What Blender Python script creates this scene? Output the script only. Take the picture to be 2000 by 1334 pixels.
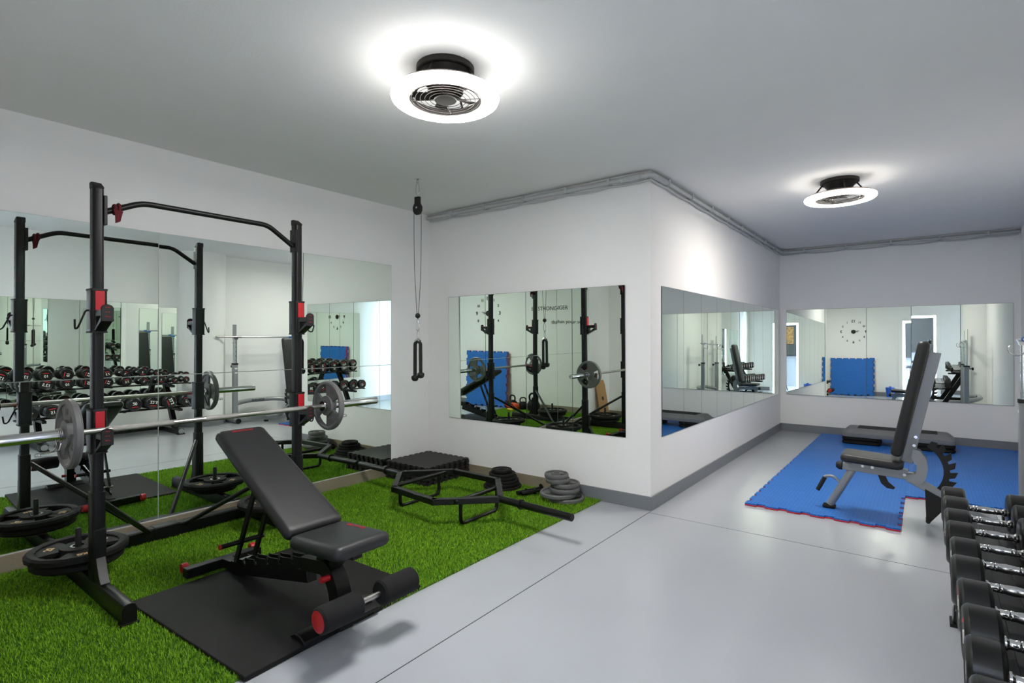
import bpy, bmesh, math, random
import numpy as np
from mathutils import Vector, Matrix, Quaternion
V = Vector
PI = math.pi
rnd = random.Random(7)
sc = bpy.context.scene
COL = sc.collection
for o in list(bpy.data.objects): bpy.data.objects.remove(o)

# ---------------------------------------------------------------- camera, exposure, world
FPX, YAW, PIT, ROL, CY = 1055.385, 0.6528, 0.003, -0.0021, 662.734
CAM = V((0, 0, 1.30))
F = V((-math.sin(YAW)*math.cos(PIT), math.cos(YAW)*math.cos(PIT), math.sin(PIT)))
R0 = V((math.cos(YAW), math.sin(YAW), 0)); U0 = R0.cross(F)
RR = R0*math.cos(ROL)+U0*math.sin(ROL); UU = -R0*math.sin(ROL)+U0*math.cos(ROL)
cd = bpy.data.cameras.new('camera'); cam = bpy.data.objects.new('camera', cd); COL.objects.link(cam)
cam.matrix_world = Matrix(((RR.x, UU.x, -F.x, 0), (RR.y, UU.y, -F.y, 0), (RR.z, UU.z, -F.z, 1.30), (0, 0, 0, 1)))
cd.sensor_width = 36; cd.lens = FPX/2000*36; cd.shift_y = (CY-667)/2000; cd.clip_start = 0.02
sc.camera = cam
sc.view_settings.view_transform = 'Standard'; sc.view_settings.look = 'None'
sc.view_settings.gamma = 1; sc.view_settings.use_curve_mapping = False
sc.view_settings.exposure = 1.84
LAMP_POWER = 42.0        # emission strength of the lamp rings
WINDOW_POWER = 24.0      # daylight in the window of the next room
w = bpy.data.worlds.new('world'); sc.world = w; w.use_nodes = True
w.node_tree.nodes['Background'].inputs[0].default_value = (0.6, 0.7, 0.85, 1)
w.node_tree.nodes['Background'].inputs[1].default_value = 0.6
cy = sc.cycles
cy.max_bounces = 14; cy.glossy_bounces = 10; cy.diffuse_bounces = 6; cy.caustics_reflective = True
cy.use_denoising = True; cy.sample_clamp_indirect = 6.0; cy.blur_glossy = 0.3

# room measures (metres, camera stands over the origin)
XL, YM, XS, YB, XR, H, YR = -4.099, 3.931, -1.672, 8.590, 0.887, 2.606, -0.10

# ---------------------------------------------------------------- materials
def lin(c):
    return tuple(((x/255)/12.92 if x/255 <= 0.04045 else ((x/255+0.055)/1.055)**2.4) for x in c)
def mat(name, rgb, rough=0.5, metal=0.0, spec=0.5, noise=0, nscale=40, bump=0, bscale=300, emit=None, estr=0):
    m = bpy.data.materials.new(name); m.use_nodes = True
    nt = m.node_tree; b = nt.nodes['Principled BSDF']
    c = lin(rgb) + (1,)
    b.inputs['Base Color'].default_value = c
    b.inputs['Roughness'].default_value = rough; b.inputs['Metallic'].default_value = metal
    b.inputs['Specular IOR Level'].default_value = spec
    tc = nt.nodes.new('ShaderNodeTexCoord')
    if noise:
        n = nt.nodes.new('ShaderNodeTexNoise'); n.inputs['Scale'].default_value = nscale; n.inputs['Detail'].default_value = 5
        r = nt.nodes.new('ShaderNodeMapRange'); r.inputs['To Min'].default_value = 1-noise; r.inputs['To Max'].default_value = 1+noise
        mx = nt.nodes.new('ShaderNodeMix'); mx.data_type = 'RGBA'; mx.blend_type = 'MULTIPLY'; mx.inputs[0].default_value = 1
        nt.links.new(tc.outputs['Object'], n.inputs['Vector']); nt.links.new(n.outputs['Fac'], r.inputs['Value'])
        mx.inputs[6].default_value = c; nt.links.new(r.outputs[0], mx.inputs[7]); nt.links.new(mx.outputs[2], b.inputs['Base Color'])
    if bump:
        n2 = nt.nodes.new('ShaderNodeTexNoise'); n2.inputs['Scale'].default_value = bscale; n2.inputs['Detail'].default_value = 3
        bp = nt.nodes.new('ShaderNodeBump'); bp.inputs['Strength'].default_value = bump; bp.inputs['Distance'].default_value = 0.002
        nt.links.new(tc.outputs['Object'], n2.inputs['Vector']); nt.links.new(n2.outputs['Fac'], bp.inputs['Height'])
        nt.links.new(bp.outputs[0], b.inputs['Normal'])
    if emit:
        b.inputs['Emission Color'].default_value = lin(emit)+(1,); b.inputs['Emission Strength'].default_value = estr
    return m
M = {}
M['wall'] = mat('white_wall_paint', (238, 237, 235), 0.9, spec=0.2, noise=0.02, nscale=3, bump=0.25, bscale=90)
M['ceil'] = mat('ceiling_paint', (226, 226, 224), 0.95, spec=0.1, noise=0.025, nscale=4, bump=0.25, bscale=80)
M['greywall'] = mat('grey_wall_paint', (60, 58, 54), 0.9, spec=0.2)
M['base_grey'] = mat('grey_skirting_tile', (122, 125, 130), 0.45, noise=0.04, nscale=20)
M['base_beige'] = mat('beige_skirting_tile', (142, 131, 112), 0.5, noise=0.06, nscale=60)
M['mirror'] = mat('mirror_silver', (238, 247, 239), 0.0, metal=1.0)
M['glassedge'] = mat('mirror_glass_edge', (168, 178, 172), 0.3)
M['glassdark'] = mat('dark_mirror_edge', (58, 66, 64), 0.3)
M['black'] = mat('black_powder_coat', (10, 10, 11), 0.36, spec=0.35, bump=0.15, bscale=900)
M['blackmatte'] = mat('black_matte_plastic', (14, 14, 15), 0.6)
M['steelgrey'] = mat('silver_grey_paint', (146, 149, 152), 0.32, metal=0.25, noise=0.03, nscale=200)
M['chrome'] = mat('chrome', (212, 212, 212), 0.14, metal=1.0)
M['barsteel'] = mat('brushed_steel', (190, 188, 184), 0.3, metal=1.0, bump=0.1, bscale=600)
M['knurl'] = mat('knurled_steel', (188, 186, 182), 0.42, metal=1.0, bump=0.8, bscale=1500)
M['red'] = mat('red_plastic', (176, 24, 34), 0.42)
M['redprint'] = mat('red_print', (188, 30, 40), 0.6)
M['redcloth'] = mat('red_cloth', (88, 15, 26), 0.9, noise=0.3, nscale=400)
M['whiteprint'] = mat('white_print', (240, 238, 230), 0.6)
M['tanprint'] = mat('tan_print', (214, 178, 128), 0.6)
M['darkprint'] = mat('dark_print', (38, 38, 40), 0.6)
M['leather'] = mat('black_leatherette', (27, 27, 29), 0.44, bump=0.25, bscale=700)
M['foam'] = mat('black_foam', (14, 14, 15), 0.95, bump=0.4, bscale=600)
M['rubber'] = mat('black_rubber', (15, 14, 14), 0.7, spec=0.3, bump=0.35, bscale=500, noise=0.12, nscale=8)
M['rubbergloss'] = mat('glossy_black_rubber', (9, 9, 9), 0.32, noise=0.06, nscale=30)
M['foamtile'] = mat('dark_grey_foam', (32, 31, 31), 0.62, spec=0.5, bump=0.3, bscale=500)
M['ironGrey'] = mat('grey_hammertone_iron', (98, 98, 98), 0.5, noise=0.05, nscale=300, bump=0.2, bscale=800)
M['rope'] = mat('black_nylon_rope', (16, 16, 17), 0.7)
M['cable'] = mat('dark_steel_cable', (60, 58, 54), 0.5)
M['conduit'] = mat('grey_pvc', (184, 186, 186), 0.5)
M['white'] = mat('white_plastic', (224, 222, 212), 0.5)
M['bluefoam'] = None
M['redfoam'] = mat('red_foam', (196, 40, 60), 0.8)
M['bluebin'] = mat('blue_plastic', (20, 84, 190), 0.4)
M['blueclip'] = mat('blue_clip', (40, 90, 160), 0.4)
M['stepgrey'] = mat('grey_step_plastic', (116, 116, 118), 0.6, bump=0.2, bscale=400)
M['wood'] = mat('plywood', (176, 134, 84), 0.55, noise=0.12, nscale=12)
M['orange'] = mat('orange_rubber', (214, 84, 30), 0.5)
M['yellow'] = mat('yellow_rubber', (206, 180, 40), 0.5)
M['curtain'] = mat('pale_curtain', (206, 208, 200), 0.9)
M['led'] = mat('led_ring', (255, 255, 255), 0.5, emit=(255, 253, 250), estr=LAMP_POWER)
M['ledside'] = mat('led_ring_side', (255, 255, 255), 0.5, emit=(255, 253, 250), estr=LAMP_POWER*0.24)
M['led_far'] = mat('led_ring_far', (255, 255, 255), 0.5, emit=(255, 249, 242), estr=LAMP_POWER*0.80)
M['ledside_far'] = mat('led_ring_side_far', (255, 255, 255), 0.5, emit=(255, 249, 242), estr=LAMP_POWER*0.15)
M['doorglow'] = mat('emissive_door_reveal', (255, 255, 255), 0.5, emit=(255, 255, 255), estr=2.2)  # emission added to whiten the door reveal
M['day'] = mat('bright_daylight', (255, 255, 255), 0.5, emit=(200, 220, 255), estr=WINDOW_POWER)
M['lampmetal'] = mat('bronze_black_metal', (52, 48, 46), 0.42, metal=0.6)
M['lampplate'] = mat('taupe_lamp_back', (126, 116, 110), 0.5)

def floor_mat():
    m = mat('painted_tile_floor', (170, 173, 178), 0.2, spec=0.5, noise=0.05, nscale=1.6)
    nt = m.node_tree; b = nt.nodes['Principled BSDF']
    tc = nt.nodes.new('ShaderNodeTexCoord')
    n = nt.nodes.new('ShaderNodeTexNoise'); n.inputs['Scale'].default_value = 2.5; n.inputs['Detail'].default_value = 6
    r = nt.nodes.new('ShaderNodeMapRange'); r.inputs['To Min'].default_value = 0.14; r.inputs['To Max'].default_value = 0.30
    nt.links.new(tc.outputs['Object'], n.inputs['Vector']); nt.links.new(n.outputs['Fac'], r.inputs['Value'])
    nt.links.new(r.outputs[0], b.inputs['Roughness'])
    n2 = nt.nodes.new('ShaderNodeTexNoise'); n2.inputs['Scale'].default_value = 14; n2.inputs['Detail'].default_value = 4
    bp = nt.nodes.new('ShaderNodeBump'); bp.inputs['Strength'].default_value = 0.12; bp.inputs['Distance'].default_value = 0.004
    nt.links.new(tc.outputs['Object'], n2.inputs['Vector']); nt.links.new(n2.outputs['Fac'], bp.inputs['Height']); nt.links.new(bp.outputs[0], b.inputs['Normal'])
    return m
M['floor'] = floor_mat()
M['joint'] = mat('dark_floor_joint', (62, 64, 66), 0.8)

def blue_mat():
    m = mat('blue_foam_embossed', (24, 92, 188), 0.55, spec=0.35)
    nt = m.node_tree; b = nt.nodes['Principled BSDF']
    tc = nt.nodes.new('ShaderNodeTexCoord'); br = nt.nodes.new('ShaderNodeTexBrick')
    br.inputs['Scale'].default_value = 1.0; br.inputs['Brick Width'].default_value = 0.05; br.inputs['Row Height'].default_value = 0.022
    br.inputs['Mortar Size'].default_value = 0.0035; br.inputs['Mortar Smooth'].default_value = 0.3
    br.inputs['Color1'].default_value = lin((21, 100, 186))+(1,); br.inputs['Color2'].default_value = lin((18, 93, 177))+(1,)
    br.inputs['Mortar'].default_value = lin((58, 118, 192))+(1,)
    nt.links.new(tc.outputs['Object'], br.inputs['Vector']); nt.links.new(br.outputs['Color'], b.inputs['Base Color'])
    bp = nt.nodes.new('ShaderNodeBump'); bp.inputs['Strength'].default_value = 0.4; bp.inputs['Distance'].default_value = 0.002; bp.invert = True
    nt.links.new(br.outputs['Fac'], bp.inputs['Height']); nt.links.new(bp.outputs[0], b.inputs['Normal'])
    return m
M['bluefoam'] = blue_mat()

def turf_mat():
    m = mat('artificial_grass_blade', (70, 128, 16), 0.65, spec=0.15)
    nt = m.node_tree; b = nt.nodes['Principled BSDF']
    at = nt.nodes.new('ShaderNodeAttribute'); at.attribute_name = 'tone'
    rp = nt.nodes.new('ShaderNodeValToRGB'); rp.color_ramp.elements[0].color = lin((68, 120, 4))+(1,); rp.color_ramp.elements[1].color = lin((156, 202, 50))+(1,)
    nt.links.new(at.outputs['Fac'], rp.inputs[0]); nt.links.new(rp.outputs[0], b.inputs['Base Color'])
    return m
M['turf'] = turf_mat()
M['turfback'] = mat('turf_backing', (50, 92, 8), 0.9, noise=0.3, nscale=200)

# ---------------------------------------------------------------- helpers
def wloc(o):
    p = V((0, 0, 0))
    while o is not None:
        p += o.location; o = o.parent
    return p
class MB:
    def __init__(s): s.bm = bmesh.new()
    def box(s, x0, x1, y0, y1, z0, z1):
        vs = [s.bm.verts.new((x, y, z)) for x in (x0, x1) for y in (y0, y1) for z in (z0, z1)]
        for f in ((0, 1, 3, 2), (4, 6, 7, 5), (0, 4, 5, 1), (2, 3, 7, 6), (0, 2, 6, 4), (1, 5, 7, 3)):
            s.bm.faces.new([vs[i] for i in f])
        return s
    def beam(s, p, q, w, h, up=(0, 0, 1)):
        "rectangular bar from p to q, w across, h along up"
        p, q = V(p), V(q); d = (q-p).normalized(); up = V(up)
        side = d.cross(up)
        if side.length < 1e-4: side = d.cross(V((1, 0, 0)))
        side.normalize(); u = side.cross(d).normalized()
        vs = []
        for c in (p, q):
            for a, b in ((-1, -1), (1, -1), (1, 1), (-1, 1)):
                vs.append(s.bm.verts.new(c+side*(a*w/2)+u*(b*h/2)))
        for f in ((3, 2, 1, 0), (4, 5, 6, 7), (0, 1, 5, 4), (1, 2, 6, 5), (2, 3, 7, 6), (3, 0, 4, 7)):
            s.bm.faces.new([vs[i] for i in f])
        return s
    def tube(s, pts, r, n=12, caps=True, closed=False):
        pts = [V(p) for p in pts]; rs = r if isinstance(r, (list, tuple)) else [r]*len(pts)
        rings = []; N = len(pts); ref = None
        for i, p in enumerate(pts):
            if closed: t = (pts[(i+1) % N]-pts[i-1]).normalized()
            elif i == 0: t = (pts[1]-p).normalized()
            elif i == N-1: t = (p-pts[-2]).normalized()
            else: t = ((pts[i+1]-p).normalized()+(p-pts[i-1]).normalized()).normalized()
            if ref is None:
                ref = t.orthogonal().normalized()
                for ax in (V((0, 0, 1)), V((1, 0, 0))):
                    if abs(t.dot(ax)) < 0.95: ref = (ax-t*ax.dot(t)).normalized(); break
            else: ref = (ref-t*ref.dot(t)).normalized()
            b = t.cross(ref)
            rings.append([s.bm.verts.new(p+(ref*math.cos(2*PI*k/n)+b*math.sin(2*PI*k/n))*rs[i]) for k in range(n)])
        for i in range(N if closed else N-1):
            A, B = rings[i], rings[(i+1) % N]
            for k in range(n): s.bm.faces.new((A[k], A[(k+1) % n], B[(k+1) % n], B[k]))
        if caps and not closed:
            s.bm.faces.new(list(reversed(rings[0]))); s.bm.faces.new(rings[-1])
        return s
    def lathe(s, prof, org=(0, 0, 0), ax=(0, 0, 1), n=32, closed=False, wob=None):
        "profile of (radius, height) along ax"
        org = V(org); ax = V(ax).normalized(); e1 = ax.orthogonal().normalized()
        if abs(ax.z) > 0.99: e1 = V((1, 0, 0))
        e2 = ax.cross(e1); rings = []
        for r, h in prof:
            if r < 1e-6: rings.append([s.bm.verts.new(org+ax*h)])
            else: rings.append([s.bm.verts.new(org+ax*h+(e1*math.cos(2*PI*k/n)+e2*math.sin(2*PI*k/n))*(r*(wob(k) if wob else 1))) for k in range(n)])
        L = len(rings)
        for i in range(L if closed else L-1):
            A, B = rings[i], rings[(i+1) % L]
            for k in range(n):
                a0, a1 = A[k % len(A)], A[(k+1) % len(A)]; b0, b1 = B[k % len(B)], B[(k+1) % len(B)]
                fs = [v for j, v in enumerate((a0, a1, b1, b0)) if v not in (a0, a1, b1, b0)[:j]]
                if len(fs) > 2: s.bm.faces.new(fs)
        return s
    def prism(s, poly, h0, h1, mp):
        "poly 2-D points, extruded h0..h1, mp maps (a,b,h) -> xyz"
        A = [s.bm.verts.new(mp(a, b, h0)) for a, b in poly]; B = [s.bm.verts.new(mp(a, b, h1)) for a, b in poly]
        s.bm.faces.new(list(reversed(A))); s.bm.faces.new(B); n = len(poly)
        for i in range(n): s.bm.faces.new((A[i], A[(i+1) % n], B[(i+1) % n], B[i]))
        return s
    def sphere(s, c, r, n=16, sz=1.0):
        return s.lathe([(0, -r*sz)]+[(r*math.cos(t), r*sz*math.sin(t)) for t in [(-0.5+i/(n//2))*PI for i in range(1, n//2)]]+[(0, r*sz)], c, (0, 0, 1), n)
    def done(s, name, m, parent=None, bevel=0, smooth=0.6, label=None, seg=2):
        bm = s.bm
        bmesh.ops.recalc_face_normals(bm, faces=bm.faces)
        if parent is not None: off = wloc(parent)
        else:
            xs = [v.co for v in bm.verts]
            off = V(((min(v.x for v in xs)+max(v.x for v in xs))/2, (min(v.y for v in xs)+max(v.y for v in xs))/2, min(v.z for v in xs)))
        for v in bm.verts: v.co -= off
        me = bpy.data.meshes.new(name); bm.to_mesh(me); bm.free()
        o = bpy.data.objects.new(name, me); COL.objects.link(o); me.materials.append(m)
        if parent is not None: o.parent = parent
        else: o.location = off
        if smooth:
            me.polygons.foreach_set('use_smooth', [True]*len(me.polygons)); me.set_sharp_from_angle(angle=smooth)
        if bevel:
            b = o.modifiers.new('bevel', 'BEVEL'); b.width = bevel; b.segments = seg; b.limit_method = 'ANGLE'; b.angle_limit = 0.7
        if label: o['label'] = label
        return o
def tag(o, label, cat, group=None, kind=None):
    o['label'] = label; o['category'] = cat
    if group: o['group'] = group
    if kind: o['kind'] = kind
    return o
def thing(name, label, cat, loc=(0, 0, 0), group=None):
    o = bpy.data.objects.new(name, None); COL.objects.link(o); o.location = loc; o.empty_display_size = 0.1
    return tag(o, label, cat, group)
def struct(o):
    o['kind'] = 'structure'; return o
def dup(o, parent=None):
    c = o.copy(); COL.objects.link(c)
    if parent is not None: c.parent = parent
    for ch in list(o.children): dup(ch, c)
    return c
def arc(c, r, a0, a1, n, mp):
    return [mp(c[0]+r*math.cos(a0+(a1-a0)*i/n), c[1]+r*math.sin(a0+(a1-a0)*i/n)) for i in range(n+1)]
def fillet(pts, r, n=5):
    pts = [V(p) for p in pts]; out = [pts[0]]
    for i in range(1, len(pts)-1):
        p = pts[i]; a = (pts[i-1]-p); b = (pts[i+1]-p); ra = min(r, a.length*0.49, b.length*0.49)
        A = p+a.normalized()*ra; B = p+b.normalized()*ra
        for k in range(n+1):
            t = k/n; out.append(A*(1-t)**2+p*2*t*(1-t)+B*t*t)
    out.append(pts[-1]); return out
def rrect(w, h, r, n=4):
    o = []
    for cx, cyy, a in ((w/2-r, h/2-r, 0), (-w/2+r, h/2-r, PI/2), (-w/2+r, -h/2+r, PI), (w/2-r, -h/2+r, 1.5*PI)):
        for k in range(n+1): o.append((cx+r*math.cos(a+PI/2*k/n), cyy+r*math.sin(a+PI/2*k/n)))
    return o
_tc = {}
def text(s, size, org, ex, ey, m, name, parent, label=None, depth=0.0006, align='CENTER', squash=1.0, bold=0.0):
    "lettering as a mesh; ex = reading direction, ey = up"
    key = (s, align, bold)
    if key not in _tc:
        cu = bpy.data.curves.new('t', 'FONT'); cu.body = s; cu.size = 1; cu.align_x = align; cu.align_y = 'CENTER'; cu.extrude = 0.01; cu.offset = bold
        cu.resolution_u = 3
        to = bpy.data.objects.new('t', cu); COL.objects.link(to)
        me = bpy.data.meshes.new_from_object(to.evaluated_get(bpy.context.evaluated_depsgraph_get()))
        bpy.data.objects.remove(to); bpy.data.curves.remove(cu); _tc[key] = me
    me = _tc[key].copy(); me.name = name
    ex = V(ex).normalized(); ey = V(ey).normalized(); ez = ex.cross(ey); off = wloc(parent) if parent is not None else V((0, 0, 0)); org = V(org)-off
    for v in me.vertices:
        c = v.co.copy(); v.co = org+ex*(c.x*size*squash)+ey*(c.y*size)+ez*(depth if c.z > 0 else -0.0002)
    me.materials.clear(); me.materials.append(m)
    o = bpy.data.objects.new(name, me); COL.objects.link(o)
    if parent is not None: o.parent = parent
    if label: o['label'] = label
    return o

# ---------------------------------------------------------------- room shell
T = 0.15
struct(MB().box(XL-T, XR+T, YR-4.2, YB+T, -0.1, 0).done('floor', M['floor'], smooth=0))
struct(MB().box(XL-T, XR+T, YR, YB+T, H, H+0.12).done('ceiling', M['ceil'], smooth=0))
struct(MB().box(XL-T, XL, YR-T, YM+T, 0, H).done('wall_left', M['wall'], smooth=0))
struct(MB().prism([(XL-T, YM), (XS, YM), (XS, YB+T), (XS-T, YB+T), (XS-T, YM+T), (XL-T, YM+T)], 0, H, lambda a, b, h: (a, b, h)).done('wall_middle', M['wall'], smooth=0))
struct(MB().box(XS-T, XR+T, YB, YB+T, 0, H).done('wall_back', M['wall'], smooth=0))
struct(MB().box(XR, XR+T, YR-T, YB+T, 0, H).done('wall_right', M['wall'], smooth=0))
DX0, DX1, DH = -0.45, 0.22, 1.97
struct(MB().box(XL, DX0, YR-0.12, YR, 0, H).box(DX1, XR, YR-0.12, YR, 0, H).box(DX0, DX1, YR-0.12, YR, DH, H).done('wall_rear', M['wall'], smooth=0))
# half-round column on the right wall
struct(MB().lathe([(0.33, 0), (0.33, H)], (XR, 3.80, 0), n=48).done('column', M['wall']))
struct(MB().lathe([(0.337, 0), (0.337, 0.105), (0.33, 0.107)], (XR, 3.80, 0), n=48).done('baseboard_column', M['base_grey']))
BH = 0.105
struct(MB().box(XL, XL+0.010, YR, YM, 0, BH).done('baseboard_left', M['base_beige'], bevel=0.002))
struct(MB().box(XL+0.01, -2.39, YM-0.012, YM, 0, BH).done('baseboard_front', M['base_beige'], bevel=0.002))
struct(MB().box(-2.388, XS+0.012, YM-0.012, YM, 0, BH).done('baseboard_middle', M['base_grey'], bevel=0.002))
struct(MB().box(XS, XS+0.012, YM, YB, 0, BH).done('baseboard_side', M['base_grey'], bevel=0.002))
struct(MB().box(XS+0.012, XR, YB-0.012, YB, 0, BH).done('baseboard_back', M['base_grey'], bevel=0.002))
struct(MB().box(XR-0.012, XR, YR, 3.47, 0, BH).box(XR-0.012, XR, 4.13, YB-0.012, 0, BH).done('baseboard_right', M['base_grey'], bevel=0.002))
struct(MB().box(XL+0.01, -2.1, YR, YR+0.012, 0, BH).done('baseboard_rear', M['base_beige'], bevel=0.002))
struct(MB().box(-2.1, DX0-0.08, YR, YR+0.012, 0, BH).box(DX1+0.08, XR-0.012, YR, YR+0.012, 0, BH).done('trim_1', M['base_grey'], bevel=0.002))
# floor joints: thin sunk lines
struct(MB().box(-1.6665, -1.6615, YR, 3.91, 0, 0.0006).box(-1.66, XR-0.01, 3.872, 3.876, 0, 0.0006).done('trim_2', M['joint'], smooth=0))
# doorway behind the camera, inner frame made emissive to read as even white
d = bpy.data.objects.new('door_1', None); COL.objects.link(d); struct(d)
fr = MB()
for x0, x1 in ((DX0-0.085, DX0), (DX1, DX1+0.085)): fr.box(x0, x1, YR, YR+0.02, 0, DH+0.085)
fr.box(DX0, DX1, YR, YR+0.02, DH, DH+0.085)
struct(fr.done('door_casing', M['wall'], d, bevel=0.003))
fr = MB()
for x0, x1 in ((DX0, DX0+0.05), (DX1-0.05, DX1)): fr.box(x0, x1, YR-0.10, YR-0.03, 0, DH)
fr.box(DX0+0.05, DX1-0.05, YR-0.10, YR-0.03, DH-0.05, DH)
struct(fr.done('emissive_reveal', M['doorglow'], d))
# next room seen through the doorway
YN = -3.6
struct(MB().box(-2.4, XR+1.2, YN-0.1, YN, 0, H).done('wall_far', M['greywall'], smooth=0))
struct(MB().box(-2.5, -2.4, YN, -0.7, 2.25, H).box(-2.5, -2.4, YN, -2.9, 0, 2.25).box(-2.5, -2.4, -0.7, YR-0.12, 0, H).done('wall_west', M['greywall'], smooth=0))
struct(MB().box(XR+1.1, XR+1.2, YN, YR-0.12, 0, H).done('wall_east', M['greywall'], smooth=0))
struct(MB().box(-2.5, XR+1.2, YN-0.1, YR-0.12, H, H+0.1).done('ceiling_far', M['ceil'], smooth=0))
wn = bpy.data.objects.new('window_1', None); COL.objects.link(wn); struct(wn)
struct(MB().box(-2.52, -2.50, -2.9, -0.7, 0, 2.25).done('pane', M['day'], wn, smooth=0))
fr = MB()
for y in (-2.9, -1.83, -0.76): fr.box(-2.5, -2.44, y, y+0.06, 0, 2.25)
fr.box(-2.5, -2.44, -2.9, -0.7, 2.19, 2.25).box(-2.5, -2.44, -2.9, -0.7, 0, 0.06)
struct(fr.done('window_frame', M['white'], wn, bevel=0.004))
cu = MB()
n = 60; A = []; Bv = []
for i in range(n+1):
    y = -2.95+0.75*i/n; x = -2.30+0.035*math.sin(i*0.9)
    A.append(cu.bm.verts.new((x, y, 0.03))); Bv.append(cu.bm.verts.new((x, y, 2.35)))
for i in range(n): cu.bm.faces.new((A[i], A[i+1], Bv[i+1], Bv[i]))
o = cu.done('curtain', M['curtain']); tag(o, 'pale curtain hanging by the bright window beyond the doorway', 'curtain')
so = o.modifiers.new('s', 'SOLIDIFY'); so.thickness = 0.004

# ---------------------------------------------------------------- mirrors
def panel(axis, w0, a0, a1, z0, z1, sgn, label, group, tilt=(0, 0)):
    "axis 'x': plane x=w0, spans y; faces +x if sgn>0"
    g = 0.0010; th = 0.005
    o_c = V((0, 0, 0)); ca, cz = (a0+a1)/2, (z0+z1)/2
    mb = MB(); ha, hz = (a1-a0)/2-g, (z1-z0)/2-g
    mb.box(-th/2, th/2, -ha, ha, -hz, hz)
    bmesh.ops.recalc_face_normals(mb.bm, faces=mb.bm.faces)
    me = bpy.data.meshes.new('wall_mirror'); 
    ff = [f for f in mb.bm.faces if f.normal.x > 0.9]
    bmesh.ops.inset_region(mb.bm, faces=ff, thickness=0.0022)
    for f in mb.bm.faces: f.material_index = 0 if (f.normal.x > 0.9 and f.calc_area() > 0.01) else 1
    mb.bm.to_mesh(me); mb.bm.free(); me.materials.append(M['mirror']); me.materials.append(M['glassedge' if w0 == XL else 'glassdark'])
    o = bpy.data.objects.new('wall_mirror', me); COL.objects.link(o)
    rz = 0 if (axis == 'x' and sgn > 0) else PI if axis == 'x' else (PI/2 if sgn > 0 else -PI/2)
    o.rotation_euler = (0, tilt[1], rz+tilt[0])
    off = sgn*(th/2+0.0012+abs(tilt[0])*ha+abs(tilt[1])*hz)
    o.location = (w0+off, ca, cz) if axis == 'x' else (ca, w0+off, cz)
    return tag(o, label, 'mirror', group)
for (y0, y1, nm) in ((0.60, 1.440, 'left'), (1.440, 3.432, 'right')):
    for (z0, z1, nz) in ((0.112, 1.072, 'lower'), (1.072, 2.033, 'upper')):
        if nm == 'right': lb = f'wide {nz} mirror panel on the left wall, behind the weight bench' if nz == 'lower' else 'wide upper mirror panel on the left wall, beside the hanging rope'
        else: lb = f'{nz} mirror panel on the left wall at the photo\'s left edge'
        panel('x', XL, y0, y1, z0, z1, 1, lb, 'mirrors on the left wall', (0, 0) if nz == 'lower' else (0.0225, 0.0125) if nm == 'left' else (0, 0.0075))
ms = (-3.797, -3.312, -2.838, -2.359, -1.876)
mt = ((0.0, 0.0085), (0.0, 0.0085), (0.001, 0.0085), (-0.001, 0.008))
for i, nm in enumerate(('first (leftmost)', 'second', 'third', 'fourth (rightmost)')):
    panel('y', YM, ms[i], ms[i+1], 0.536, 1.740, -1, f'{nm} mirror panel from the rope corner on the middle wall', 'mirrors on the middle wall', mt[i])
ss = (4.146, 4.632, 5.104, 5.574, 6.069, 6.574, 7.066, 7.512, 8.009, 8.452)
for i, nm in enumerate(('first', 'second', 'third', 'fourth', 'fifth', 'sixth', 'seventh', 'eighth', 'ninth')):
    panel('x', XS, ss[i], ss[i+1], 0.533, 1.737, 1, f'{nm} mirror panel on the passage side wall, counted from the projecting corner', 'mirrors on the passage side wall')
bs = (-1.588, -1.103, -0.621, -0.141, 0.343, 0.824)
for i, nm in enumerate(('leftmost', 'second', 'middle', 'fourth', 'rightmost')):
    panel('y', YB, bs[i], bs[i+1], 0.527, 1.735, -1, f'{nm} mirror panel of five on the back wall above the blue mat', 'mirrors on the back wall', ((0, -0.010), (0, -0.011), (0.0008, -0.010), (0, -0.003), (0, -0.003))[i])
for i in range(5):
    y1 = 3.44-0.48*i
    panel('x', XR, y1-0.48, y1, 0.54, 1.74, -1, ('mirror panel above the dumbbell rack, next to the round column' if i == 0 else f'{("", "second", "third", "fourth", "fifth")[i]} mirror panel from the column above the dumbbell rack'), 'mirrors over the dumbbell rack')

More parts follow.
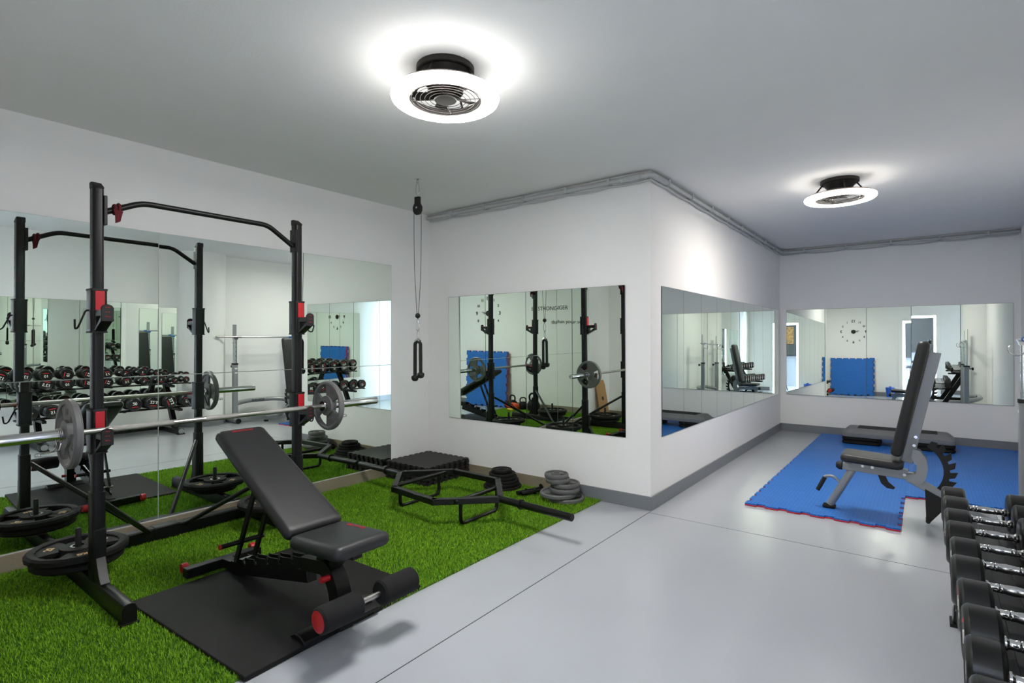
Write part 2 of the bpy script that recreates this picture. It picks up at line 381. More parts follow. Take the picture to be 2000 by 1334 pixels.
# ---------------------------------------------------------------- ring lamps with fan
def lamp(x, y, label, far=''):
    t = thing('ceiling_fan_lamp', label, 'lamp', (x, y, H), 'ring lamps on the ceiling')
    zc = 2.46
    MB().lathe([(0, H), (0.138, H), (0.138, H-0.024), (0.134, H-0.028), (0.120, H-0.028), (0.085, 2.53), (0.085, 2.49), (0, 2.49)], (x, y, 0), n=48).done('ceiling_mount', M['lampmetal'], t)
    MB().lathe([(0.2460, zc+0.016), (0.239, zc+0.024), (0.178, zc+0.024), (0.178, zc+0.010), (0.2460, zc+0.0102)], (x, y, 0), n=72, closed=True).done('ring_back', M['lampplate'], t)
    o = MB().lathe([(0.256, zc+0.009), (0.257, zc), (0.253, zc-0.010), (0.243, zc-0.017), (0.190, zc-0.017), (0.182, zc-0.012), (0.180, zc+0.009)], (x, y, 0), n=72, closed=True).done('light_ring', M['led'+far], t)
    o.data.materials.append(M['ledside'+far])
    for p in o.data.polygons:
        if p.normal.z > -0.6: p.material_index = 1
    MB().lathe([(0.178, zc+0.024), (0.178, zc-0.010), (0.170, zc-0.010), (0.170, zc+0.024)], (x, y, 0), n=48, closed=True).done('fan_housing', M['lampplate'], t)
    g = MB()
    for r in (0.075, 0.098, 0.120, 0.142, 0.162):
        g.tube([(x+r*math.cos(2*PI*k/40), y+r*math.sin(2*PI*k/40), zc-0.006) for k in range(40)], 0.0017, 5, closed=True)
    for k in range(4):
        a = 0.6+k*PI/2; g.tube([(x+0.05*math.cos(a), y+0.05*math.sin(a), zc-0.006), (x+0.172*math.cos(a), y+0.172*math.sin(a), zc-0.004)], 0.0017, 5)
    g.lathe([(0, zc-0.010), (0.052, zc-0.010), (0.055, zc-0.004), (0, zc-0.004)], (x, y, 0), n=32)
    g.done('fan_grille', M['lampmetal'], t)
    for k in range(5):
        a = k*2*PI/5; ca, sa = math.cos(a), math.sin(a)
        pl = [(0.03, -0.02), (0.15, -0.035), (0.155, 0.03), (0.03, 0.02)]
        MB().prism(pl, 0, 0.002, lambda p, q, h: (x+ca*p-sa*q, y+sa*p+ca*q, zc+0.014+h+q*0.25)).done('fan_blade', M['lampmetal'], t)
    for k in range(4):
        a = 0.3+k*PI/2
        MB().tube([(x+0.118*math.cos(a), y+0.118*math.sin(a), H-0.025), (x+0.195*math.cos(a), y+0.195*math.sin(a), zc+0.020)], 0.006, 8).done('bracket', M['lampmetal'], t)
lamp(-1.821, 1.861, 'large glowing ring lamp with black fan grille, nearest on the ceiling')
lamp(-0.550, 5.127, 'smaller looking glowing ring lamp with fan over the blue mats', '_far')

# ---------------------------------------------------------------- conduit along the ceiling edge
t = thing('cable_conduit', 'grey plastic conduit and sagging cable under the ceiling along three walls', 'conduit', (XS, YM, H-0.05))
pr = 0.016; off = 0.035; zz = H-0.045
yA, xA, yB2 = YM-off, XS+off, YB-off
def path_run(o, z):
    return [(XL+0.02, YM-o, z), (XS-0.15, YM-o, z), (XS+o-0.02, YM-o-0.005, z), (XS+o+0.0, YM-o+0.02, z), (XS+o, YM+0.15, z), (XS+o, YB-0.25, z), (XS+o+0.02, YB-o-0.03, z), (XS+0.3, YB-o, z), (XR-0.005, YB-o, z)]
MB().tube(fillet(path_run(off, zz), 0.12, 6), pr, 12).done('pipe', M['conduit'], t)
MB().tube(fillet(path_run(0.018, zz+0.026), 0.06, 5), 0.008, 8).done('thin_pipe', M['conduit'], t)
cr = fillet([(XS-0.22, YM-off, zz), (XS+off-0.005, YM-off-0.004, zz), (XS+off, YM+0.22, zz)], 0.13, 12)
# corrugated sleeve round the corner
pp = []; tot = 44
L = [0]
for i in range(1, len(cr)): L.append(L[-1]+(cr[i]-cr[i-1]).length)
def at(s):
    for i in range(1, len(cr)):
        if L[i] >= s: return cr[i-1].lerp(cr[i], (s-L[i-1])/(L[i]-L[i-1]))
    return cr[-1]
pp = [at(L[-1]*i/(tot*2)) for i in range(tot*2+1)]
MB().tube(pp, [0.021 if i % 2 else 0.0245 for i in range(len(pp))], 14).done('corrugated_sleeve', M['conduit'], t)
cr = fillet([(XS+off, YB-0.2, zz), (XS+off+0.004, YB-off-0.004, zz), (XS+0.25, YB-off, zz)], 0.13, 12); L = [0]
for i in range(1, len(cr)): L.append(L[-1]+(cr[i]-cr[i-1]).length)
pp = [at(L[-1]*i/60) for i in range(61)]
MB().tube(pp, [0.021 if i % 2 else 0.0235 for i in range(len(pp))], 12).done('corrugated_sleeve', M['conduit'], t)
def sag(pts_clip):
    out = []
    for i in range(len(pts_clip)-1):
        p, q = V(pts_clip[i]), V(pts_clip[i+1]); s = 0.012*min(1, (q-p).length/0.5)
        for k in range(6):
            u = k/6; out.append(p.lerp(q, u)-V((0, 0, s*4*u*(1-u))))
    out.append(V(pts_clip[-1])); return out
clipsM = [(x, YM-0.022, zz-0.030) for x in (-4.05, -3.72, -3.3, -2.85, -2.4, -2.0)]
clipsS = [(XS+0.022, y, zz-0.030) for y in (4.2, 4.75, 5.3, 5.85, 6.4, 6.95, 7.5, 8.05, 8.35)]
clipsB = [(x, YB-0.022, zz-0.030) for x in (-1.35, -0.85, -0.35, 0.15, 0.6, 0.87)]
MB().tube(sag(clipsM+[(XS+0.016, YM-0.02, zz-0.032)]+clipsS+[(XS+0.05, YB-0.03, zz-0.034)]+clipsB), 0.009, 8).done('cable', M['conduit'], t)
for (x, y, z) in clipsM[1:]: MB().box(x-0.012, x+0.012, y-0.036, YM, zz-0.021, zz+0.03).done('clip', M['conduit'], t, bevel=0.003)
for (x, y, z) in clipsS[:-1]: MB().box(XS, x+0.036, y-0.012, y+0.012, zz-0.021, zz+0.03).done('clip', M['conduit'], t, bevel=0.003)
for (x, y, z) in clipsB[:-1]: MB().box(x-0.012, x+0.012, y-0.036, YB, zz-0.021, zz+0.03).done('clip', M['conduit'], t, bevel=0.003)

# ---------------------------------------------------------------- turf
TX0, TX1, TY0, TY1 = XL+0.012, -2.095, YR+0.012, YM-0.014
t = MB().box(TX0, TX1, TY0, TY1, 0.0003, 0.005).done('turf_mat_backing', M['turfback'], smooth=0)
rg = np.random.default_rng(3)
N = 290000
bx = rg.uniform(TX0, TX1+0.008, N); by = rg.uniform(TY0, TY1, N)
MATP = [(-3.105, 0.965), (-2.062, 1.015), (-2.100, 1.958), (-3.13, 1.93)]
ins = np.ones(N, bool)
for (x0, y0), (x1, y1) in zip(MATP, MATP[1:]+MATP[:1]): ins &= ((x1-x0)*(by-y0)-(y1-y0)*(bx-x0)) > 0.003
keep = ~ins
keep &= ~((bx > -4.06) & (bx < -3.52) & (by > 3.38) & (by < 3.9))
bx, by = bx[keep], by[keep]; N = len(bx)
ang = rg.uniform(0, 2*PI, N); hh = rg.uniform(0.011, 0.020, N); ln = rg.uniform(0.2, 0.9, N)
dx, dy = np.cos(ang), np.sin(ang); wd = 0.0012
ox, oy = -dy*wd, dx*wd
P = np.zeros((N, 5, 3), np.float32)
for k, (fw, f_h, fl) in enumerate(((1, 0, 0), (-1, 0, 0), (1, 0.55, 0.35), (-1, 0.55, 0.35), (0, 1, 1.0))):
    P[:, k, 0] = bx+ox*fw+dx*hh*ln*fl; P[:, k, 1] = by+oy*fw+dy*hh*ln*fl; P[:, k, 2] = 0.004+hh*f_h
me = bpy.data.meshes.new('artificial_grass')
me.vertices.add(N*5); me.vertices.foreach_set('co', P.ravel())
base = (np.arange(N)*5)[:, None]
idx = np.concatenate([base+np.array([[0, 1, 3]]), base+np.array([[0, 3, 2]]), base+np.array([[2, 3, 4]])], 1).astype(np.int32).ravel()
me.loops.add(N*9); me.loops.foreach_set('vertex_index', idx)
me.polygons.add(N*3); me.polygons.foreach_set('loop_start', np.arange(N*3, dtype=np.int32)*3)
me.update(calc_edges=True)
at_ = me.attributes.new('tone', 'FLOAT', 'POINT')
at_.data.foreach_set('value', np.repeat(rg.beta(2, 3, N), 5).astype(np.float32))
o = bpy.data.objects.new('artificial_grass', me); COL.objects.link(o); me.materials.append(M['turf'])
o['kind'] = 'stuff'; o['label'] = 'bright green artificial grass covering the floor by the left wall'; o['category'] = 'grass'
o2 = t; o2.parent = o

# ---------------------------------------------------------------- power rack
t = thing('power_rack', 'tall black squat rack with pull-up bar and red pads by the left mirror', 'rack', (-3.345, 1.45, 0.006))
RX, YA_, YB_ = -3.345, 0.90, 2.0
Z0 = 0.006
for Y0, sg in ((YA_, 1), (YB_, -1)):     # sg: inward direction along y
    mb = MB().prism(rrect(0.066, 0.048, 0.014), Z0+0.09, 2.075, lambda a, b, h: (RX+a, Y0+b, h)); n0 = len(mb.bm.faces)
    for k in range(24):
        for sy in (-1, 1): mb.lathe([(0, 0.0246), (0.0048, 0.0246), (0.0048, 0.0238), (0, 0.0238)], (RX+0.005, Y0, 0.56+k*0.064), (0, sy, 0), 10)
    up = mb.done('upright', M['black'], t); up.data.materials.append(M['darkprint'])
    for p in list(up.data.polygons)[n0:]: p.material_index = 1
    MB().prism([(-0.033, 0), (0.033, 0), (0.033, 0.012), (-0.01, 0.038), (-0.033, 0.038)], -0.024, 0.024, lambda a, b, h: (RX+a, Y0+h, 2.075+b)).done('top_cap', M['blackmatte'], up, bevel=0.006)
    MB().prism(rrect(0.076, 0.058, 0.014), Z0+0.09, 0.54, lambda a, b, h: (RX+a, Y0+b, h)).done('lower_sleeve', M['black'], t)
    # foot beam with arched top
    prof = [(-0.03, 0.012), (0.03, 0.012), (0.03, 0.075), (0.022, 0.094), (0.008, 0.1), (-0.008, 0.1), (-0.022, 0.094), (-0.03, 0.075)]
    ft = MB().prism(prof, -4.03, -2.885, lambda a, b, h: (h, Y0+a, Z0+b)).done('foot_beam', M['black'], t, bevel=0.002)
    for x0_, x1_ in ((-2.93, -2.875), (-4.03, -3.98)): MB().box(x0_, x1_, Y0-0.034, Y0+0.034, Z0, Z0+0.014).done('foot_pad', M['rubber'], ft)
    MB().prism([(0.038, 0.10), (0.135, 0.10), (0.105, 0.13), (0.038, 0.26)], -0.022, 0.022, lambda a, b, h: (RX+a, Y0+h, Z0+b)).done('gusset', M['black'], t, bevel=0.003)
    MB().box(RX+0.038, RX+0.062, Y0-0.024, Y0+0.024, 0.20, 0.36).done('bracket', M['black'], t, bevel=0.002)
    MB().tube([(-3.375, Y0+sg*0.03, 0.475), (-3.965, Y0+sg*0.44, 0.075)], 0.015, 12).done('diagonal_brace', M['black'], t)
    MB().tube([(-3.65, Y0, Z0+0.09), (-3.65, Y0, 0.285), (-3.65, Y0, 0.292)], [0.0145, 0.0145, 0.010], 16).done('plate_pin', M['black'], t)
    MB().box(RX-0.036, RX+0.036, Y0+sg*0.024-0.004, Y0+sg*0.024+0.012, 1.895, 2.045).done('pull_up_bracket', M['black'], t, bevel=0.003)
    for zb, zt in ((1.345, 1.568), (0.737, 0.962)):
        cr_ = thing_part = MB().prism(rrect(0.090, 0.070, 0.016), zb, zt, lambda a, b, h: (RX+a, Y0+b, h)).done('collar', M['black'], t)
        for z0_, z1_ in ((zb, zb+0.008), (zt-0.010, zt)): MB().prism(rrect(0.094, 0.074, 0.016), z0_, z1_, lambda a, b, h: (RX+a, Y0+b, h)).done('collar_rim', M['blackmatte'], cr_)
        MB().box(RX+0.045, RX+0.052, Y0-0.020, Y0+0.020, zb+0.115, zt-0.012).done('red_pad', M['red'], cr_, bevel=0.002)
        zc = zb+0.115
        MB().box(RX+0.045, RX+0.155, Y0-0.024, Y0+0.024, zc-0.034, zc-0.004).done('cup_arm', M['black'], t, bevel=0.003)
        MB().box(RX+0.045, RX+0.150, Y0-0.020, Y0+0.020, zc-0.004, zc).done('cup_liner', M['red'], t)
        MB().prism([(-0.026, -0.056), (0.026, -0.056), (0.026, 0.012), (0.018, 0.024), (0, 0.03), (-0.018, 0.024), (-0.026, 0.012)], 0.150, 0.163, lambda a, b, h: (RX+h, Y0+a, zc+b-0.005)).done('cup_lip', M['blackmatte'], t, bevel=0.003)
        MB().prism([(0.045, -0.105), (0.06, -0.105), (0.155, -0.056), (0.155, -0.034), (0.15, -0.034), (0.075, -0.085), (0.075, -0.034), (0.045, -0.034)], -0.024, 0.024, lambda a, b, h: (RX+a, Y0+h, zc+b)).done('cup_gusset', M['black'], t)
        text('MAX', 0.009, (RX+0.1635, Y0, zc+0.008), (0, 1, 0), (0, 0, 1), M['redprint'], 'print', t)
        text('<->', 0.013, (RX+0.1635, Y0, zc-0.014), (0, 1, 0), (0, 0, 1), M['redprint'], 'print', t)
        text('400 kg', 0.008, (RX+0.1635, Y0, zc-0.036), (0, 1, 0), (0, 0, 1), M['redprint'], 'print', t)
        yo = Y0-sg*0.035
        MB().tube(fillet([(RX+0.0, yo, zc+0.0), (RX+0.0, yo-sg*0.012, zc-0.005), (RX+0.01, yo-sg*0.045, zc-0.09), (RX+0.03, yo-sg*0.062, zc-0.098), (RX+0.045, yo-sg*0.066, zc-0.05)], 0.02, 5), 0.0045, 8).done('safety_hook', M['blackmatte'], t)
for y0_, y1_ in ((YA_-0.03, 1.40), (1.50, YB_+0.03)): MB().box(-4.04, -3.96, y0_, y1_, Z0, Z0+0.085).done('rear_beam', M['black'], t, bevel=0.01, seg=3)
MB().box(-4.045, -3.955, 1.37, 1.53, Z0-0.001, Z0+0.090).done('beam_sleeve', M['black'], t, bevel=0.008)
MB().tube(fillet([(RX, YA_+0.03, 1.965), (RX, YA_+0.2, 2.045), (RX, YB_-0.2, 2.045), (RX, YB_-0.03, 1.935)], 0.045, 6), 0.0155, 14).done('pull_up_bar', M['black'], t)
# red strap tied on the pull-up bar
mb = MB()
mb.tube([(RX+0.02*math.cos(2*PI*k/14), YA_+0.075, 1.987+0.021*math.sin(2*PI*k/14)) for k in range(14)], 0.009, 8, closed=True)
mb.tube([(RX+0.02*math.cos(2*PI*k/14), YA_+0.093, 1.995+0.021*math.sin(2*PI*k/14)) for k in range(14)], 0.009, 8, closed=True)
mb.prism([(-0.022, 0.0), (0.022, -0.006), (0.015, -0.035), (0.010, -0.060), (-0.012, -0.072), (-0.013, -0.035)], 0.018, 0.026, lambda a, b, h: (RX+h, YA_+0.085+a, 1.985+b))
o = mb.done('wrist_strap', M['redcloth'], bevel=0.002); tag(o, 'dark red cloth strap knotted on the pull-up bar by the near post', 'strap')

# ---------------------------------------------------------------- plates
def sector(r0, r1, a0, a1, n=10):
    return [(r1*math.cos(a0+(a1-a0)*i/n), r1*math.sin(a0+(a1-a0)*i/n)) for i in range(n+1)]+[(r0*math.cos(a1-(a1-a0)*i/n), r0*math.sin(a1-(a1-a0)*i/n)) for i in range(n+1)]
def plate_body(R, th, rimw, hub, bore, spokes, rim_h, tread=False):
    mb = MB()
    b = rim_h/2
    mb.lathe([(R-rimw, -b*0.8), (R-rimw*0.8, -b), (R-rimw*0.3, -b), (R, -b*0.5), (R, b*0.5), (R-rimw*0.3, b), (R-rimw*0.8, b), (R-rimw, b*0.8)], n=72 if tread else 48, closed=True, wob=(lambda k: 1.0 if k % 3 else 0.985) if tread else None)
    mb.lathe([(bore, -th), (hub, -th), (hub*1.03, -th*0.5), (hub*1.03, th*0.5), (hub, th), (bore, th)], n=32, closed=True)
    for a0, a1 in spokes: mb.prism(sector(hub*0.9, R-rimw*0.7, a0, a1), -th*0.42, th*0.42, lambda a, b2, h: (a, b2, h))
    return mb
def grey_plate(label, group, R=0.165, num='10', th=0.02):
    t = thing('weight_plate', label, 'weight plate', (0, 0, 0), group)
    sp = [(k*2*PI/3+PI/2-0.62, k*2*PI/3+PI/2+0.62) for k in range(3)]
    plate_body(R, th, R*0.15, R*0.40, 0.026, sp, 0.036).done('disc', M['ironGrey'], t)
    if num:
        for s_ in (1, -1):
            for k in range(3 if num == '10' else 1):
                a = k*2*PI/3+PI/2; ey = V((math.cos(a), math.sin(a), 0)); ex = V((math.sin(a), -math.cos(a), 0))*s_
                text(num, R*0.28, ey*R*0.62+V((0, 0, s_*th*0.42)), ex, ey, M['ironGrey'], 'number', t, depth=0.002)
    return t
def tread_plate(label, group, R=0.225):
    t = thing('weight_plate', label, 'weight plate', (0, 0, 0), group)
    sp = [(k*2*PI/3+PI/2-0.68, k*2*PI/3+PI/2+0.68) for k in range(3)]
    plate_body(R, 0.020, R*0.2, R*0.36, 0.026, sp, 0.042, True).done('disc', M['rubber'], t)
    MB().lathe([(0.0255, -0.021), (0.036, -0.021), (0.036, 0.021), (0.0255, 0.021)], n=24, closed=True).done('bore_ring', M['chrome'], t)
    for k, s in enumerate(('20', 'KG', '20')):
        a = k*2*PI/3+PI/2; ey = V((math.cos(a), math.sin(a), 0)); ex = V((math.sin(a), -math.cos(a), 0))
        text(s, 0.052 if s == '20' else 0.034, ey*R*0.58+V((0, 0, 0.0086)), ex, ey, M['tanprint'], 'number', t, depth=0.001, bold=0.02)
    return t
def put(t, loc, rot=(0, 0, 0)):
    t.location = loc; t.rotation_euler = rot; return t
GP = 'tread-rimmed plates stored on the rack pins'
put(tread_plate('black twenty kilo plate with ribbed rim, on top of the near rack pin', GP), (-3.65, 0.90, 0.178), (0, 0, 2.5))
put(tread_plate('black plate with ribbed rim, second on the near rack pin below another', GP, 0.205), (-3.65, 0.90, 0.134), (0, 0, 0.4))
put(tread_plate('black plate with ribbed rim on the far rack pin, half hidden by the bench', GP), (-3.65, 2.0, 0.178), (0, 0, 2.9))
put(tread_plate('lower black plate with ribbed rim on the far rack pin, under another plate', GP, 0.16), (-3.65, 2.0, 0.134), (0, 0, 1.0))

# ---------------------------------------------------------------- barbell
BX, BZ = -3.205, 0.8668
t = thing('barbell', 'long steel barbell resting on the lower cups of the squat rack', 'barbell', (BX, 1.45, BZ))
def yl(prof, name, m, y0=0): return MB().lathe(prof, (BX, y0, BZ), (0, 1, 0), 24).done(name, m, t)
yl([(0, 0.80), (0.014, 0.80), (0.014, 2.10), (0, 2.10)], 'shaft', M['barsteel'])
for y0, y1 in ((0.92, 1.20), (1.36, 1.54), (1.70, 1.98)): yl([(0.0142, y0), (0.0147, y0+0.002), (0.0147, y1-0.002), (0.0142, y1)], 'knurled_grip', M['knurl'])
for s in (-1, 1):
    yc = 1.45+s*0.65
    prof = [(0.014, 0), (0.034, 0), (0.036, 0.004), (0.036, 0.016), (0.030, 0.022), (0.025, 0.026), (0.025, 0.445), (0.022, 0.45), (0.012, 0.45), (0, 0.442)]
    MB().lathe([(r, h*s) for r, h in prof], (BX, yc, BZ), (0, 1, 0), 28).done('sleeve', M['chrome'], t)
p = grey_plate('grey iron plate marked ten on the near end of the barbell', 'grey plates on the barbell'); put(p, (BX, 0.755, BZ), (PI/2, 0.0, 0))
p2 = grey_plate('grey iron plate marked ten on the far end of the barbell', 'grey plates on the barbell'); put(p2, (BX, 2.145, BZ), (PI/2, 0.5, 0))
def clip(y, s, label):
    mb = MB(); r = 0.0285
    coil = [(BX+r*math.sin(2*PI*k/16), y+s*k*0.0062/16, BZ-r*math.cos(2*PI*k/16)) for k in range(3*16+1)]
    ye = coil[-1][1]
    tail0 = [(BX+0.012, y+s*0.075, BZ-0.088), (BX+0.012, y+s*0.085, BZ-0.080), (BX+0.006, y+s*0.010, BZ-0.072), (BX-0.004, y, BZ-0.040)]
    tail1 = [(BX+0.006, ye, BZ-0.042), (BX+0.022, ye+s*0.012, BZ-0.070), (BX+0.024, ye+s*0.080, BZ-0.072), (BX+0.024, ye+s*0.085, BZ-0.084), (BX+0.024, ye+s*0.02, BZ-0.092)]
    mb.tube(fillet(tail0+coil+tail1, 0.007, 2), 0.0026, 6)
    return tag(mb.done('spring_collar', M['chrome']), label, 'barbell collar', 'spring collars')
clip(0.727, -1, 'wire spring collar clamped outside the near barbell plate')
clip(2.173, 1, 'wire spring collar clamped outside the far barbell plate')

# ---------------------------------------------------------------- rubber mat + weight bench
o = MB().prism(MATP, 0.002, 0.024, lambda a, b, h: (a, b, h)).done('rubber_floor_mat', M['rubber'], bevel=0.004)
tag(o, 'black rubber floor mat lying under the weight bench on the grass', 'mat')
ZM = 0.024
BY = 1.45
t = thing('weight_bench', 'black padded adjustable bench with foam leg rollers on the rubber mat', 'bench', (-2.6, BY, ZM))
# pads
def pad(p, q, width, thick, name, m, up, parent, r=0.03, taper=1.0, nm=18):
    "upholstered pad: from p to q along its length (centre of the underside)"
    p, q, up = V(p), V(q), V(up).normalized(); d = (q-p); Ln = d.length; d.normalize(); side = up.cross(d).normalized(); upn = d.cross(side)
    mb = MB(); rings = []
    steps = [(0.0, 0.030), (0.25, 0.010), (1, 0.0), (3, 0)]
    for a, ins in ((0.0, 0.022), (0.006, 0.009), (0.02, 0.0), (thick*0.6, 0.0), (thick*0.86, 0.006), (thick*0.97, 0.018), (thick, 0.034)):
        poly = []
        for (x, y) in rrect(Ln-2*ins, width-2*ins, max(r-ins*0.5, 0.012), 5):
            tt = (x/Ln+0.5); wv = 1+(taper-1)*tt
            poly.append(mb.bm.verts.new((p+q)/2+d*x+side*(y*wv)+upn*a))
        rings.append(poly)
    for A, B in zip(rings, rings[1:]):
        n = len(A)
        for k in range(n): mb.bm.faces.new((A[k], A[(k+1) % n], B[(k+1) % n], B[k]))
    mb.bm.faces.new(list(reversed(rings[0]))); mb.bm.faces.new(rings[-1])
    return mb.done(name, m, parent, smooth=1.0)
bp0, bp1 = V((-2.275, BY, 0.392)), V((-3.02, BY, 0.775))
bd = (bp1-bp0).normalized(); bu = V((-bd.z, 0, bd.x)); bu = bu if bu.z > 0 else -bu
bk = pad(bp0, bp1, 0.295, 0.062, 'backrest', M['leather'], bu, t, taper=0.88)
st = pad((-2.255, BY, 0.372), (-1.895, BY, 0.392), 0.295, 0.062, 'seat', M['leather'], (0, 0, 1), t, taper=0.97)
text('DECATHLON', 0.019, bp1-bd*0.035+bu*0.0625, (0, 1, 0), bd, M['redprint'], 'lettering', bk, depth=0.0006, bold=0.0, squash=1.0)
sdv = (V((-1.895, BY, 0.392))-V((-2.255, BY, 0.372))).normalized(); sup = V((-sdv.z, 0, sdv.x))
text('Bench 900', 0.030, V((-2.10, BY+0.105, 0.3805))+sup*0.0625, (-1, 0, -0.055), (0, -1, 0), M['redprint'], 'lettering', st, depth=0.0006)
MB().beam(bp0+bd*0.05-bu*0.015, bp1-bd*0.12-bu*0.015, 0.05, 0.03, bu).done('backrest_frame', M['black'], t, bevel=0.003)
MB().beam((-2.24, BY, 0.358), (-1.95, BY, 0.374), 0.05, 0.03).done('seat_frame', M['black'], t, bevel=0.003)
MB().box(-3.205, -3.150, 1.245, 1.655, ZM, ZM+0.05).done('rear_crossbar', M['black'], t, bevel=0.003)
for y in (1.262, 1.638):
    wh = MB().lathe([(0.010, -0.016), (0.024, -0.016), (0.026, -0.012), (0.026, 0.012), (0.024, 0.016), (0.010, 0.016)], (-3.225, y, ZM+0.038), (0, 1, 0), 20, closed=True).done('wheel', M['red'], t)
MB().beam((-3.15, BY, ZM+0.03), (-2.98, BY, ZM+0.04), 0.05, 0.05).beam((-3.0, BY, ZM+0.035), (-2.30, BY, 0.20), 0.05, 0.06).done('base_beam', M['black'], t, bevel=0.003)
# toothed ladder plates
for y in (BY-0.034, BY+0.034):
    top = []; nT = 6
    p0, p1 = V((-3.02, 0, ZM+0.05)), V((-2.33, 0, 0.255)); e = (p1-p0).normalized(); nn = V((-e.z, 0, e.x))
    Ln = (p1-p0).length
    poly = [(0, -0.035), (Ln, -0.02), (Ln, 0.03)]
    for k in range(nT):
        s = Ln-(k+0.3)*Ln/nT
        poly += [(s, 0.034), (s-0.028, 0.040), (s-0.030, 0.002), (s-0.050, 0.002), (s-0.055, 0.028)]
    poly += [(0, 0.02)]
    MB().prism(poly, -0.003, 0.003, lambda a, b, h: (p0+e*a+nn*b+V((0, y+h, 0)))).done('toothed_plate', M['black'], t)
# front post (curved) and foot
cp = fillet([(-2.34, BY, 0.255), (-2.14, BY, 0.28), (-2.075, BY, 0.19), (-2.065, BY, 0.03)], 0.10, 8)
lo, hi = [], []
for i, q in enumerate(cp):
    tv = (cp[min(i+1, len(cp)-1)]-cp[max(i-1, 0)]).normalized(); nv = V((-tv.z, 0, tv.x))
    wq = 0.030 if i < 3 else 0.036
    lo.append((q.x-nv.x*wq, q.z-nv.z*wq)); hi.append((q.x+nv.x*wq, q.z+nv.z*wq))
MB().prism(lo+hi[::-1], -0.034, 0.034, lambda a, b, h: (a, BY+h, b)).done('front_post', M['black'], t, bevel=0.004)
MB().beam((-2.2, BY, 0.27), (-2.18, BY, 0.37), 0.05, 0.06, (1, 0, 0)).beam((-2.16, BY, 0.24), (-2.05, BY, 0.37), 0.05, 0.04, (1, 0, 0)).done('seat_bracket', M['black'], t, bevel=0.003)
mb = MB(); mb.prism([(-0.055, 0), (0.055, 0), (0.05, 0.012), (0.02, 0.028), (-0.02, 0.028), (-0.05, 0.012)], 1.27, 1.665, lambda a, b, h: (-2.125+a, h, ZM+b)); mb.done('front_foot', M['black'], t, bevel=0.004)
# strut, handle
for y in (BY-0.05, BY+0.05):
    MB().beam((-2.71, y, 0.585), (-2.93, y, 0.125), 0.014, 0.032, (1, 0, 0)).done('support_strut', M['black'], t, bevel=0.003)
MB().tube([(-2.93, BY-0.07, 0.125), (-2.93, BY+0.07, 0.125)], 0.008, 10).done('strut_pin', M['chrome'], t)
hb = MB().tube([(-2.872, BY-0.155, 0.245), (-2.872, BY+0.07, 0.245)], 0.0125, 12).done('adjusting_handle', M['black'], t)
MB().tube([(-2.872, BY-0.163, 0.245), (-2.872, BY-0.155, 0.245)], 0.013, 14).done('end_cap', M['red'], hb)
MB().tube([(-2.11, BY-0.075, 0.25), (-2.11, BY-0.035, 0.25)], 0.014, 12).done('release_knob', M['red'], t)
MB().tube([(-2.06, BY-0.06, 0.10), (-2.06, BY-0.03, 0.10)], 0.012, 12).done('release_knob', M['red'], t)
# leg rollers
RXX, RZ = -1.885, 0.205
MB().beam((-2.06, BY, 0.13), (RXX, BY, RZ-0.005), 0.045, 0.04).done('roller_arm', M['black'], t, bevel=0.003)
MB().tube([(RXX, 1.225, RZ), (RXX, 1.695, RZ)], 0.0125, 14).done('roller_axle', M['barsteel'], t)
for y0, y1, s in ((1.215, 1.405, -1), (1.515, 1.705, 1)):
    ro = MB().lathe([(0.012, y0), (0.046, y0), (0.053, y0+0.008), (0.054, y0+0.03), (0.054, y1-0.03), (0.053, y1-0.008), (0.046, y1), (0.012, y1)], (RXX, 0, RZ), (0, 1, 0), 32, closed=True).done('foam_roller', M['foam'], t)
    ye = y0 if s < 0 else y1
    MB().lathe([(0, ye+s*0.006), (0.03, ye+s*0.005), (0.043, ye+s*0.001), (0.043, ye-s*0.004)], (RXX, 0, RZ), (0, 1, 0), 28).done('end_cap', M['red'], ro)

# ---------------------------------------------------------------- hanging pulley and rope
RXP, RYP = -3.25, 3.0
sd = V((0.98, 0.2, 0))
t = thing('pulley_cable', 'black pulley and thin cable loop hanging from the ceiling in the corner', 'pulley', (RXP, RYP, H))
MB().lathe([(0, 0), (0.028, 0), (0.028, -0.004), (0.02, -0.006), (0.008, -0.012), (0, -0.012)], (RXP, RYP, H), n=20).tube([(RXP+sd.x*0.011*math.sin(2*PI*k/16), RYP+sd.y*0.011*math.sin(2*PI*k/16), H-0.022+0.012*math.cos(2*PI*k/16)) for k in range(16)], 0.003, 8, closed=True).done('ceiling_eye', M['chrome'], t)
def carab(z0, z1, w, name, par):
    zc, hz = (z0+z1)/2, (z1-z0)/2
    return MB().tube([(RXP+sd.x*w*math.sin(a)*(1+0.25*math.cos(a)), RYP+sd.y*w*math.sin(a)*(1+0.25*math.cos(a)), zc-hz*math.cos(a)) for a in [2*PI*k/24 for k in range(24)]], 0.0035, 8, closed=True).done(name, M['chrome'], par)
carab(2.475, 2.585, 0.016, 'carabiner', t)
pu = MB().prism([(-0.026, 0.0), (0.026, 0.0), (0.026, -0.05), (0.044, -0.085), (0.040, -0.12), (0.02, -0.145), (-0.02, -0.145), (-0.040, -0.12), (-0.044, -0.085), (-0.026, -0.05)], -0.012, 0.012, lambda a, b, h: (RXP+sd.x*a-sd.y*h, RYP+sd.y*a+sd.x*h, 2.465+b)).done('pulley_block', M['blackmatte'], t, bevel=0.006)
MB().lathe([(0, 0.018), (0.009, 0.018), (0.010, 0.012), (0.010, -0.012), (0.009, -0.018), (0, -0.018)], (RXP, RYP, 2.375), (-sd.y, sd.x, 0), 16).done('axle_bolt', M['chrome'], pu)
